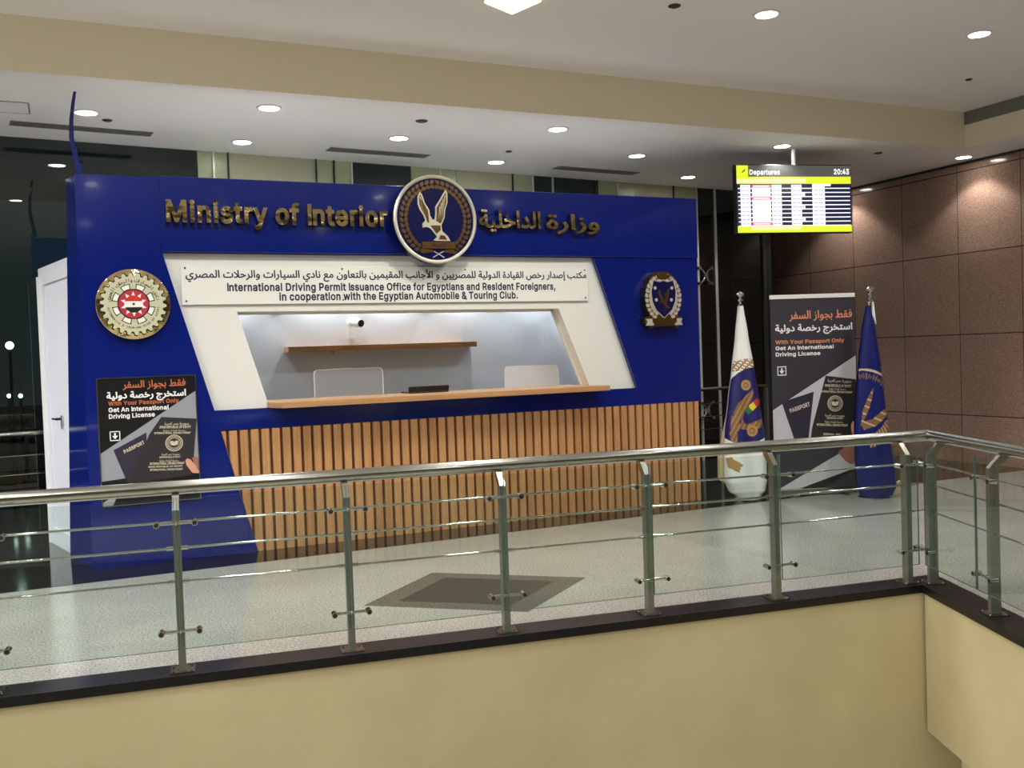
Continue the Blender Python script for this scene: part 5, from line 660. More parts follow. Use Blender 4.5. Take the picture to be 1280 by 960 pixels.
# blue upright strip rising to the ceiling at the kiosk's left corner
b = MB(); pth = [(0.17, 3.2), (0.15, 3.33), (0.128, 3.48), (0.135, 3.62), (0.155, 3.75), (0.175, 3.85)]
for i in range(5):
    (xa, za), (xb_, zb) = pth[i], pth[i+1]; wa, wb = 0.044*(1-0.1*i), 0.044*(1-0.1*(i+1))
    b.prism([(xa, KY+0.03, za), (xa+wa, KY+0.03, za), (xb_+wb, KY+0.03, zb), (xb_, KY+0.03, zb)], (0, 0.012, 0), M_blue)
tag(b.build('upright_strip', loc=(0.19, KY+0.03, 3.2)), 'thin bent blue strip standing up from the kiosk left top corner', 'strip')

# ------------------------------------------------------------------ lettering on the header
FH = frame((0, KY-0.02, 0))
sgn = thing('letter_sign', 'polished gold raised English letters reading Ministry of Interior', 'sign', (1.76, KY-0.02, 2.82))
def letters(s, x0, x1, yb, cap):
    vs, fs, bb, pos = latin(s); k = (x1-x0)/(bb[1]-bb[0]); cb = latin('M')[2]; ky = cap/(cb[3]-cb[2])
    for ch, off in zip(s, pos):
        if ch == ' ': continue
        g = latin(ch); b = MB(); P = [FH[0]+V((x0+(px+off-bb[0])*k, 0, yb+py*ky))+FH[3]*(0.06+q*4e-4) for px, py, q in g[0]]
        put_flat(b, P, g[1], FH[3], 0.05, M_gold); b.build('letter', sgn)
letters('Ministry of Interior', 0.825, 2.72, 2.822, 0.185)
sga = thing('letter_sign', 'polished gold raised Arabic letters right of the round eagle emblem', 'sign', (4.28, KY-0.02, 2.82))
for wd, x0, x1 in (('\u0648\u0632\u0627\u0631\u0629', 4.33, 4.925), ('\u0627\u0644\u062f\u0627\u062e\u0644\u064a\u0629', 3.62, 4.27)):
    s = arabic(wd); vs, fs, bb = text_mesh(s, 0.018, 4); b = MB()
    b.text(FH, s, x0, x1, 2.838, 0.06, M_gold, height=0.215 if len(wd) > 5 else 0.2, bold=0.026, depth=0.05, res=4); b.build('letter_group', sga)

# ------------------------------------------------------------------ emblem drawings
EAGLE = [(-.37, .62), (-.43, .50), (-.435, .34), (-.39, .21), (-.305, .08), (-.26, -.04), (-.335, -.115), (-.325, -.2), (-.25, -.185), (-.2, -.19), (-.14, -.22), (-.02, -.36), (.01, -.41), (-.08, -.49), (.0, -.5), (.34, -.5), (.28, -.39), (.145, -.275), (.13, -.14), (.215, .05), (.235, .21), (.3, .40), (.305, .61), (.265, .69), (.19, .58), (.1, .43), (-.005, .29), (-.01, .13), (-.03, .0), (-.08, -.02), (-.14, .08), (-.155, .21), (-.26, .37), (-.32, .56)]
def leaves(bb, F, c, rx, rz, a0, a1, n, ll, ww, lay, m, th=0.0, side=1):
    for i in range(n):
        t = R(a0+(a1-a0)*i/(n-1)); p = (c[0]+rx*math.cos(t), c[1]+rz*math.sin(t))
        tx, tz = -rx*math.sin(t), rz*math.cos(t); q = math.hypot(tx, tz); sg = 1 if a1 > a0 else -1; tx, tz = sg*tx/q, sg*tz/q
        for off in (-0.5, 0.5):
            an = math.atan2(tz, tx)+off; ca, sa = math.cos(an), math.sin(an)
            px, pz = p[0]-tz*off*ww*0.5, p[1]+tx*off*ww*0.5
            pts = [(px+u*ll*ca-v*ww*sa, pz+u*ll*sa+v*ww*ca) for u, v in ((-.1, 0), (.2, .34), (.55, .4), (1, 0), (.55, -.4), (.2, -.34))]
            bb.poly(F, pts, lay, m, th)
em = thing('eagle_emblem', 'large round navy emblem with eagle and gold wreath over the kiosk header', 'emblem', (3.16, KY-0.02, 2.88))
FE = frame((3.155, KY-0.15, 2.885)); EC = V((3.155, KY-0.02, 2.885)); ER = 0.395
b = MB(); b.lathe([(0, 0), (ER-0.012, 0), (ER, 0.012), (ER, 0.112), (ER-0.02, 0.118), (ER-0.02, 0.13), (0, 0.13)], EC, (0, -1, 0), M_navy, 64); b.build('body', em)
b = MB(); b.lathe([(ER-0.024, 0.131), (ER-0.02, 0.143), (ER-0.004, 0.146), (ER+0.008, 0.138), (ER+0.008, 0.122), (ER, 0.118)], EC, (0, -1, 0), M_silver, 64); b.build('rim', em)
b = MB(); E2 = [(x*ER*1.0, z*ER) for x, z in EAGLE]; b.poly(FE, E2, 0.012, M_silver, 0.012)
b.build('eagle', em)
b = MB()
WL = [(-.37, .56), (-.40, .46), (-.395, .34), (-.35, .21), (-.27, .08), (-.22, -.08), (-.17, -.09), (-.18, .06), (-.19, .19), (-.29, .36), (-.345, .52)]
WR = [(.265, .62), (.275, .40), (.21, .22), (.19, .06), (.11, -.10), (.0, -.04), (.02, .13), (.025, .27), (.12, .41), (.21, .56)]
for P in (WL, WR): b.poly(FE, [(x*ER, z*ER) for x, z in P], 0.0132, M_bronze)
for p0, p1 in [((-.37+.015*i, .50-.07*i), (-.24+.01*i, .02-.03*i)) for i in range(4)]+[((.24-.045*i, .56-.09*i), (.15-.035*i, -.02-.01*i)) for i in range(4)]:
    dx, dz = p1[0]-p0[0], p1[1]-p0[1]; q = math.hypot(dx, dz); nx, nz = -dz/q*.012, dx/q*.012
    b.poly(FE, [((p0[0]+nx)*ER, (p0[1]+nz)*ER), (p1[0]*ER, p1[1]*ER), ((p0[0]-nx)*ER, (p0[1]-nz)*ER)], 0.0142, M_silver)
b.poly(FE, [(x*ER, z*ER) for x, z in ((-.14, -.15), (.1, -.14), (.11, -.25), (.0, -.34))], 0.0135, M_bronze)
b.poly(FE, [(x*ER, z*ER) for x, z in ((.05, -.47), (.09, -.36), (.2, -.38), (.26, -.47))], 0.0135, M_bronze)
b.build('plumage', em)
b = MB(); leaves(b, FE, (0, 0), .78*ER, .80*ER, -122, -262, 17, .13*ER, .11*ER, 0.008, M_bronze, 0.008); b.build('laurel_branch', em); b = MB(); leaves(b, FE, (0, 0), .78*ER, .80*ER, -58, 82, 17, .13*ER, .11*ER, 0.008, M_bronze, 0.008); b.build('laurel_branch', em)
b = MB(); b.poly(FE, [(x*ER, z*ER) for x, z in ((-.36, -.52), (.46, -.52), (.46, -.68), (-.36, -.68))], 0.012, M_bronze, 0.012)
b.poly(FE, [(x*ER, z*ER) for x, z in ((-.40, -.68), (-.1, -.71), (-.1, -.76), (-.36, -.80), (-.42, -.74))], 0.008, M_bronze, 0.008)
b.poly(FE, [(x*ER, z*ER) for x, z in ((.48, -.68), (.18, -.71), (.18, -.76), (.44, -.80), (.5, -.74))], 0.008, M_bronze, 0.008)
b.text(FE, arabic('\u0627\u0644\u0634\u0631\u0637\u0629'), -.12*ER, .2*ER, -.63*ER, 0.0125, M_navy, height=.1*ER); b.build('scroll', em)
b = MB()
for sx in (-1, 1): b.poly(FE, [(x*ER, z*ER) for x, z in ((.04-.15*sx, -.875), (.04-.13*sx, -.89), (.04+.13*sx, -.745), (.04+.11*sx, -.735))], 0.008, M_silver, 0.006)
b.build('crossed_swords', em)

# gear shaped club emblem
ge = thing('gear_emblem', 'round gold gear emblem with red centre on the blue kiosk left', 'emblem', (0.545, KY, 2.14)); GC = V((0.545, KY, 2.142)); GR = 0.285
M_cream = mat('emblem cream face', S(222, 220, 186), 0.25, 0.25); E_red = mat('emblem red', S(186, 44, 62), 0.4); E_red2 = mat('emblem flag red', S(206, 40, 34), 0.4); E_blk = mat('emblem black', S(16, 16, 18), 0.4); E_wht = mat('emblem white', S(236, 234, 228), 0.4)
b = MB(); b.lathe([(0, 0.001), (GR, 0.001), (GR, 0.055), (GR-0.006, 0.06), (0, 0.06)], GC, (0, -1, 0), M_gold, 72); b.build('gear_body', ge)
FG = frame((0.545, KY-0.06, 2.142))
def gearpts(n, r0, r1, ph=0):
    P = []
    for i in range(n):
        for u, r in ((0, r0), (.3, r0), (.5, r1), (.8, r1)): t = 2*math.pi*(i+u)/n+ph; P.append((r*math.cos(t), r*math.sin(t)))
    return P
b = MB(); b.poly(FG, gearpts(26, .83*GR, .92*GR), 0.003, E_blk, 0.002); b.build('gear_gap', ge)
b = MB(); b.poly(FG, gearpts(26, .79*GR, .885*GR, 0.02), 0.012, M_cream, 0.008)
for i in range(8):
    t0, t1 = R(45*i+22.5-14), R(45*i+22.5+14)
    def seg(r0, r1, a0, a1): return [(r*math.cos(a)*GR, r*math.sin(a)*GR) for r, a in ((r0, a0), (r1, a0), (r1, (a0+a1)/2), (r1, a1), (r0, a1), (r0, (a0+a1)/2))]
    b.poly(FG, seg(.42, .585, t0, t1), 0.0125, E_blk); b.poly(FG, seg(.44, .56, t0+.05, t1-.05), 0.013, E_wht)
b.disc(FG, (0, 0), .43*GR, 0.0128, E_blk); b.disc(FG, (0, 0), .40*GR, 0.0134, E_red)
for i in range(10):
    t = R(36*i+18); b.poly(FG, [(r*math.cos(t+a)*GR, r*math.sin(t+a)*GR) for r, a in ((.25, -.2), (.36, 0), (.25, .2))], 0.0138, E_wht)
hw = .23*GR
def band(z0, z1, m):
    P = [(-math.sqrt(max(.25**2-z*z, 0))*GR, z*GR) for z in (z1, (z0+z1)/2, z0)]+[(math.sqrt(max(.25**2-z*z, 0))*GR, z*GR) for z in (z0, (z0+z1)/2, z1)]; b.poly(FG, P, 0.0142, m)
band(.08, .24, E_red2); band(-.09, .08, E_wht); band(-.24, -.09, E_blk); b.disc(FG, (0, 0), .035*GR, 0.0146, M_gold, 12)
def arc_text(bb, F, s, rad, a0, a1, h, lay, m, inside=False):
    chars = [c for c in s]; n = len(chars)
    for i, ch in enumerate(chars):
        if ch == ' ': continue
        t = R(a0+(a1-a0)*(i+.5)/n); vs, fs, bbx = text_mesh(ch, 0.02, 2); k = h/0.72; cxx = (bbx[0]+bbx[1])/2
        rx, rz = (math.sin(t), -math.cos(t)) if not inside else (-math.sin(t), math.cos(t)); ux_, uz_ = (math.cos(t), math.sin(t)) if not inside else (-math.cos(t), -math.sin(t))
        P = []
        for x, y, q in vs:
            lx, ly = (x-cxx)*k, y*k; P.append(F[0]+F[1]*(rad*math.cos(t)+rx*lx+ux_*ly)+F[2]*(rad*math.sin(t)+rz*lx+uz_*ly)+F[3]*(lay+q*2e-4))
        bb.add(P, fs, m)
arc_text(b, FG, 'AUTOMOBILE & TOURING CLUB OF EGYPT', .70*GR, 187, 353, .07*GR, 0.0128, E_blk, True)
arc_text(b, FG, ''.join(arabic('\u0646\u0627\u062f\u064a \u0627\u0644\u0633\u064a\u0627\u0631\u0627\u062a \u0648\u0627\u0644\u0631\u062d\u0644\u0627\u062a \u0627\u0644\u0645\u0635\u0631\u064a')), .63*GR, 172, 8, .10*GR, 0.0128, E_blk)
b.build('gear_face', ge)

# police crest on the right of the kiosk
cr = thing('crest', 'pale gold wreath crest with navy shield on the blue kiosk right', 'emblem', (5.64, KY, 2.13)); FC = frame((5.64, KY-0.10, 2.13)); CW, CH = .235, .29
b = MB()
ol = [(-.38, .93), (-.3, .99), (.3, .99), (.38, .93), (.62, .8), (.86, .45), (.93, .1), (.86, -.3), (.7, -.55), (.98, -.62), (1.0, -.8), (.82, -.84), (.72, -1.0), (.45, -.93), (-.45, -.93), (-.72, -1.0), (-.82, -.84), (-1.0, -.8), (-.98, -.62), (-.7, -.55), (-.86, -.3), (-.93, .1), (-.86, .45), (-.62, .8)]
b.poly(FC, [(x*CW, z*CH) for x, z in ol], 0, M_bronze, 0.095); b.build('body', cr)
b = MB(); leaves(b, FC, (0, 0.02), .77*CW, .72*CH, -118, -245, 11, .17*CH, .20*CW, 0.01, M_silver, 0.01); b.build('laurel_branch', cr); b = MB(); leaves(b, FC, (0, 0.02), .77*CW, .72*CH, -62, 65, 11, .17*CH, .20*CW, 0.01, M_silver, 0.01); b.build('laurel_branch', cr)
sh = [(-.5, .68), (-.2, .63), (0, .68), (.2, .63), (.5, .68), (.62, .3), (.58, -.05), (.4, -.35), (0, -.62), (-.4, -.35), (-.58, -.05), (-.62, .3)]
b = MB(); b.poly(FC, [(x*CW*1.1, z*CH*1.06) for x, z in sh], 0.012, M_silver, 0.012); b.poly(FC, [(x*CW, z*CH) for x, z in sh], 0.016, M_navy, 0.004)
b.poly(FC, [(x*CW*.78+.01, z*CH*.62) for x, z in EAGLE], 0.019, M_bronze, 0.003)
for px, pz in ((-.45, .42), (.42, .42), (-.4, .0), (.38, .0)): b.disc(FC, (px*CW, pz*CH), .075*CW, 0.0195, M_silver, 14, 0.003)
b.build('shield', cr)
b = MB()
b.poly(FC, [(x*CW, z*CH) for x, z in ((-.36, .95), (-.3, .75), (.3, .75), (.36, .95), (.25, .88), (-.25, .88))], 0.016, M_bronze, 0.012)
b.poly(FC, [(x*CW, z*CH) for x, z in ((-.62, -.62), (-.2, -.72), (.2, -.72), (.62, -.62), (.62, -.8), (.2, -.88), (-.2, -.88), (-.62, -.8))], 0.02, M_bronze, 0.014)
for sx in (-1, 1): b.poly(FC, [(x*CW*sx, z*CH) for x, z in ((.55, -.66), (.95, -.66), (.86, -.78), (.97, -.9), (.55, -.9))], 0.014, M_silver, 0.01)
b.build('scroll', cr)

# white sign board above the window
sb = thing('sign_board', 'white acrylic sign board with navy Arabic and English text above window', 'sign', (2.88, KY+0.05, 2.13))
b = MB(); SY = KY+0.028; b.box(0.93, 4.83, SY, SY+0.012, 2.137, 2.468, M_sign); b.build('board', sb, bevel=0.002)
FS = frame((0, SY-0.001, 0)); b = MB()
b.text(FS, arabic('\u0645\u0643\u062a\u0628 \u0625\u0635\u062f\u0627\u0631 \u0631\u062e\u0635 \u0627\u0644\u0642\u064a\u0627\u062f\u0629 \u0627\u0644\u062f\u0648\u0644\u064a\u0629 \u0644\u0644\u0645\u0635\u0631\u064a\u064a\u0646 \u0648 \u0627\u0644\u0623\u062c\u0627\u0646\u0628 \u0627\u0644\u0645\u0642\u064a\u0645\u064a\u0646 \u0628\u0627\u0644\u062a\u0639\u0627\u0648\u0646 \u0645\u0639 \u0646\u0627\u062f\u064a \u0627\u0644\u0633\u064a\u0627\u0631\u0627\u062a \u0648\u0627\u0644\u0631\u062d\u0644\u0627\u062a \u0627\u0644\u0645\u0635\u0631\u064a'), 0.967, 4.815, 2.366, 0, M_ink, height=0.118, bold=0.024)
b.text(FS, 'International Driving Permit Issuance Office for Egyptians and Resident Foreigners,', 1.303, 4.46, 2.252, 0, M_ink, height=0.092)
b.text(FS, 'in cooperation with the Egyptian Automobile & Touring Club.', 1.741, 4.045, 2.168, 0, M_ink, height=0.092)
b.build('lettering', sb)
for x in (0.965, 2.31, 3.50, 4.795):
    for z in (2.168, 2.445):
        b = MB(); b.cyl((x, SY-0.006, z), (x, yS, z), 0.008, M_chrome, 12); b.build('screw', sb)

# things inside the kiosk
t = thing('wall_shelf', 'oak wall shelf on the white back wall inside the kiosk', 'shelf', (3.0, 9.6, 1.73))
b = MB(); b.box(2.005, 4.0, 9.49, 9.699, 1.722, 1.775, M_oak); b.build('board', t, bevel=0.002)
for X in (2.5, 3.5):
    b = MB(); b.box(X-0.012, X+0.012, 9.62, 9.699, 1.70, 1.7215, M_wplast); b.build('bracket', t)
t = thing('security_camera', 'small white security camera with black lens on inner kiosk wall', 'camera', (2.72, 9.7, 2.0))
b = MB(); b.cyl((2.70, 9.699, 2.01), (2.70, 9.66, 2.01), 0.045, M_wplast, 20); b.cyl((2.70, 9.67, 2.01), (2.705, 9.60, 2.0), 0.016, M_wplast, 12); b.build('mount', t)
b = MB(); b.cyl((2.69, 9.63, 2.012), (2.745, 9.50, 1.99), 0.042, M_wplast, 20); b.build('body', t)
b = MB(); b.cyl((2.7445, 9.5005, 1.9905), (2.748, 9.492, 1.989), 0.036, M_black_p, 20); b.build('lens', t)
b = MB(); b.box(2.66, 2.735, 9.66, 9.699, 1.84, 1.94, M_wplast); b.build('junction_box', t)
def rounded(x0, x1, z0, z1, r):
    P = [(x0, z0), (x1, z0)]
    for i in range(7): a = R(90*i/6); P.append((x1-r+r*math.cos(a), z1-r+r*math.sin(a)))
    for i in range(7): a = R(90+90*i/6); P.append((x0+r+r*math.cos(a), z1-r+r*math.sin(a)))
    return P
def partition(x0, x1, z1, m, lab):
    t = thing('desk_partition', lab, 'partition', ((x0+x1)/2, 8.98, 1.283))
    b = MB(); xz(b, rounded(x0, x1, 1.2845, z1, 0.045), 8.975, 8.983, m); b.build('panel', t)
    P = rounded(x0, x1, 1.2845, z1, 0.045); c = V(((x0+x1)/2, 0, 1.4)); b = MB()
    for i in range(1, len(P)):
        p, q = P[i], P[(i+1) % len(P)]
        if i == len(P)-0: break
        b.prism([(p[0], 8.973, p[1]), (q[0], 8.973, q[1]), (q[0]+(c.x-q[0])*.02, 8.973, q[1]-0.004), (p[0]+(c.x-p[0])*.02, 8.973, p[1]-0.004)], (0, 0.012, 0), M_wplast)
    b.build('edge_trim', t)
partition(2.12, 2.795, 1.545, M_acrylc, 'clear acrylic desk partition on the counter, left one in the window')
partition(4.075, 4.70, 1.505, M_acryl, 'frosted rounded desk partition on the counter, right one in the window')
t = thing('laptop', 'open black laptop seen from behind on the kiosk counter', 'laptop', (3.19, 8.9, 1.283))
b = MB(); b.box(2.985, 3.395, 8.80, 9.04, 1.284, 1.296, M_black_p); b.build('base', t, bevel=0.003)
b = MB(); b.prism([(2.985, 8.80, 1.297), (3.395, 8.80, 1.297), (3.395, 8.808, 1.297), (2.985, 8.808, 1.297)], (0, -0.015, 0.052), M_black_p); b.build('lid', t)

# ------------------------------------------------------------------ printed poster and banner
def artwork(F, W, H, kind):
    ban = kind == 'banner'; b = MB(); bg = P_blackp if ban else P_black2; gy = P_grey if ban else P_grey2; Ht = H/W
    def pl(pts, lay, m): b.poly(F, [(x*W, (Ht-y)*W) for x, y in pts], lay*0.0006, m)
    def tx(s, x0, x1, y, h, m, bold=0.0, lay=5, res=2): b.text(F, s, x0*W, x1*W, (Ht-y)*W, lay*0.0006, m, height=h*W if h else None, bold=bold, res=res)
    b.poly(F, [(0, 0), (W, 0), (W, H), (0, H)], 0, bg, 0.004)
    ar1 = arabic('\u0641\u0642\u0637 \u0628\u062c\u0648\u0627\u0632 \u0627\u0644\u0633\u0641\u0631'); ar2 = arabic('\u0627\u0633\u062a\u062e\u0631\u062c \u0631\u062e\u0635\u0629 \u062f\u0648\u0644\u064a\u0629')
    if ban:
        pl([(1, .69), (1, 1.99), (.80, 2.0), (0, 2.02), (0, 1.285)], 1, gy)
        pl([(0, 1.76), (1, 1.68), (1, 1.72), (0, 2.24)], 2, bg)
        pl([(1, 1.70), (1, 1.95), (.30, 2.40), (0, 2.40), (0, 2.22)], 3, gy)
        pl([(1, 1.98), (1, Ht), (.28, Ht), (.30, 2.38)], 4, bg); pl([(0, 2.36), (.3, 2.36), (.3, Ht), (0, Ht)], 4, gy)
        tx(ar1, .22, .97, .245, .125, P_orange, 0.022); tx(ar2, .05, .97, .385, .125, P_white, 0.03)
        tx('With Your Passport Only', .05, .87, .528, .058, P_orange); tx('Get An International', .05, .74, .597, .047, P_white); tx('Driving License', .05, .58, .668, .059, P_white)
        ix, iy, iw = .065, .785, .105; oy = 0
        p1 = [(.104, 1.195), (.49, 1.09), (.40, 1.72), (.28, 1.74)]; p2 = [(.636, .91), (1, .967), (1, 1.45), (.93, 1.72), (.42, 1.75), (.46, 1.5)]
        bx, by, sc_ = .74, 0, 1.0
    else:
        pl([(1, .17), (1, 1.0), (.8, 1.3), (0, 1.3), (0, .80)], 1, gy); pl([(0, 1.1), (1, 1.02), (1, Ht), (.35, Ht), (0, 1.32)], 2, bg)
        pl([(.0, Ht), (0, 1.33), (.17, 1.22), (.1, Ht)], 3, gy)
        tx(ar1, .25, .90, .105, .105, P_orange2, 0.022); tx(ar2, .085, .90, .215, .115, P_white, 0.034)
        tx('With Your Passport Only', .10, .82, .288, .060, P_orange2); tx('Get An International', .10, .71, .358, .052, P_white); tx('Driving License', .10, .565, .428, .065, P_white)
        ix, iy, iw = .10, .565, .105
        p1 = [(.13, .77), (.47, .60), (.46, 1.08), (.25, 1.12)]; p2 = [(.63, .44), (1, .48), (.93, 1.10), (.26, 1.15), (.50, .62)]
        bx, sc_ = .74, 1.0
    pl(p1, 4, P_cover2); pl(p2, 4.5, P_cover)
    q = [(0, 0), (iw, 0), (iw, iw), (0, iw)]
    for x0, y0, x1, y1 in ((0, 0, iw, .01), (0, iw-.01, iw, iw), (0, 0, .01, iw), (iw-.01, 0, iw, iw)): pl([(ix+x0, iy+y0), (ix+x1, iy+y0), (ix+x1, iy+y1), (ix+x0, iy+y1)], 5, P_white)
    c = ix+iw/2
    pl([(c-.009, iy+.02), (c+.009, iy+.02), (c+.009, iy+.055), (c-.009, iy+.055)], 5, P_white); pl([(c-.03, iy+.05), (c+.03, iy+.05), (c, iy+.088)], 5, P_white)
    # tilted lettering of the two passports
    def tilted(s, x, y, wdt, h, ang, m=P_gold, lay=6):
        an = R(ang); o = F[0]+F[1]*x*W+F[2]*(Ht-y)*W; ux = F[1]*math.cos(an)+F[2]*math.sin(an); uz = F[2]*math.cos(an)-F[1]*math.sin(an)
        b.text((o, ux, uz, F[3]), s, -wdt*W/2, wdt*W/2, 0, lay*0.0006, m, height=h*W, bold=0.01, res=2)
    R1, R2, R3, R4 = arabic('\u062c\u0645\u0647\u0648\u0631\u064a\u0629 \u0645\u0635\u0631 \u0627\u0644\u0639\u0631\u0628\u064a\u0629'), 'ARAB REPUBLIC OF EGYPT', arabic('\u0631\u062e\u0635\u0629 \u0642\u064a\u0627\u062f\u0629 \u062f\u0648\u0644\u064a\u0629'), 'INTERNATIONAL DRIVING PERMIT'
    if ban:
        tilted('PASSPORT', .325, 1.285, .25, .05, 17); T_ = -4; cxs, cys = .742, 1.235
        rows = ((R1, .80, .99, .29, .045), (R2, .78, 1.045, .32, .03), (R3, .77, 1.078, .2, .03), (R4, .76, 1.112, .38, .024), (R1, .735, 1.385, .24, .035), (R2, .735, 1.415, .2, .022), (R3, .72, 1.458, .22, .035), (R4, .70, 1.495, .37, .028), ('SERIAL NO.', .70, 1.60, .22, .024), ('VALID FOR ONE YEAR', .69, 1.635, .24, .022))
    else:
        tilted('PASSPORT', .345, .765, .23, .04, 24); T_ = -3; cxs, cys = .752, .735
        rows = ((R1, .79, .535, .26, .04), (R2, .77, .572, .33, .03), (R3, .76, .605, .24, .026), (R4, .74, .632, .38, .022), (R1, .71, .865, .19, .03), (R2, .70, .895, .22, .02), (R3, .69, .935, .2, .032), (R4, .67, .965, .36, .026), (R2, .65, .995, .36, .02), (R4, .66, 1.03, .34, .022))
    for s, x, y, wd, h in rows: tilted(s, x, y, wd, h, T_)
    def rg(r0, r1): b.ring(F, (cxs*W, (Ht-cys)*W), r0*W, r1*W, 6*0.0006, P_gold, 28)
    rg(.083, .092); rg(.064, .07); rg(.052, .056)
    for i in range(24):
        a = R(15*i); b.poly(F, [(cxs*W+(.077*math.cos(a)+dx)*W, (Ht-cys)*W+(.077*math.sin(a)+dz)*W) for dx, dz in ((-.004, -.004), (.004, -.004), (.004, .004), (-.004, .004))], 6*0.0006, P_gold)
    b.poly(F, [(cxs*W+x*W*.045, (Ht-cys)*W+z*W*.045) for x, z in ((-1, .4), (-.4, .6), (0, .25), (.4, .6), (1, .4), (.8, -.4), (.2, -.6), (-.2, -.6), (-.8, -.4))], 6*0.0006, P_gold)
    if ban: th = [(.925, 1.49), (.945, 1.45), (.975, 1.45), (1, 1.50), (1, 1.64), (.95, 1.62), (.925, 1.56)]; fg = [(.76, 1.80), (.86, 1.73), (1, 1.70), (1, 1.92), (.92, 1.95), (.84, 1.90)]
    else: th = [(.86, .935), (.885, .915), (.92, .935), (.965, 1.0), (1, 1.06), (1, 1.09), (.93, 1.08), (.87, .99)]; fg = [(.93, .915), (.97, .9), (1, .92), (1, 1.05), (.97, 1.0)]
    pl(fg, 6, P_skin2); pl(th, 7, P_skin)
    return b
ps = thing('poster', 'square black licence poster with passports on the blue kiosk front', 'poster', (0.62, KY, 0.51))
FP = frame((0.245, KY-0.012, 0.512)); artwork(FP, 0.755, 1.03, 'poster').build('printed_sheet', ps)
b = MB()
for q in ((0.237, 0.245, 0.504, 1.55), (1.0, 1.008, 0.504, 1.55), (0.245, 1.0, 0.504, 0.512), (0.245, 1.0, 1.542, 1.55)): b.box(q[0], q[1], KY-0.02, KY-0.0005, q[2], q[3], M_steel)
b.build('frame', ps)
bn = thing('rollup_banner', 'tall black roll-up licence banner standing between the two flags', 'banner', (7.30, 8.04, 0))
BA = R(-19.4); FB = frame((6.845, 8.185, 0.075), BA); BWd = 0.93; BH = 2.05
artwork(FB, BWd, BH, 'banner').build('printed_sheet', bn)
bo = lambda a, z, d=0: FB[0]+FB[1]*a+FB[3]*d+UP*(z-0.075)
b = MB(); b.obox(bo(BWd/2, 0.045, -0.03), FB[1]*(BWd/2+0.01), FB[3]*0.05, UP*0.035, M_steel); b.build('cassette', bn, bevel=0.01)
for a in (0.15, 0.75):
    b = MB(); b.obox(bo(a, 0.006, -0.0), FB[1]*0.03, FB[3]*0.13, UP*0.006, M_steel); b.build('foot', bn)
b = MB(); b.obox(bo(BWd/2, 0.075+BH+0.008, 0.0), FB[1]*(BWd/2+0.003), FB[3]*0.012, UP*0.022, M_wplast); b.build('top_rail', bn)
b = MB(); p = bo(BWd/2, 0.08, -0.035); b.cyl(p, p+UP*(BH), 0.01, M_steel, 10); b.build('support_pole', bn)

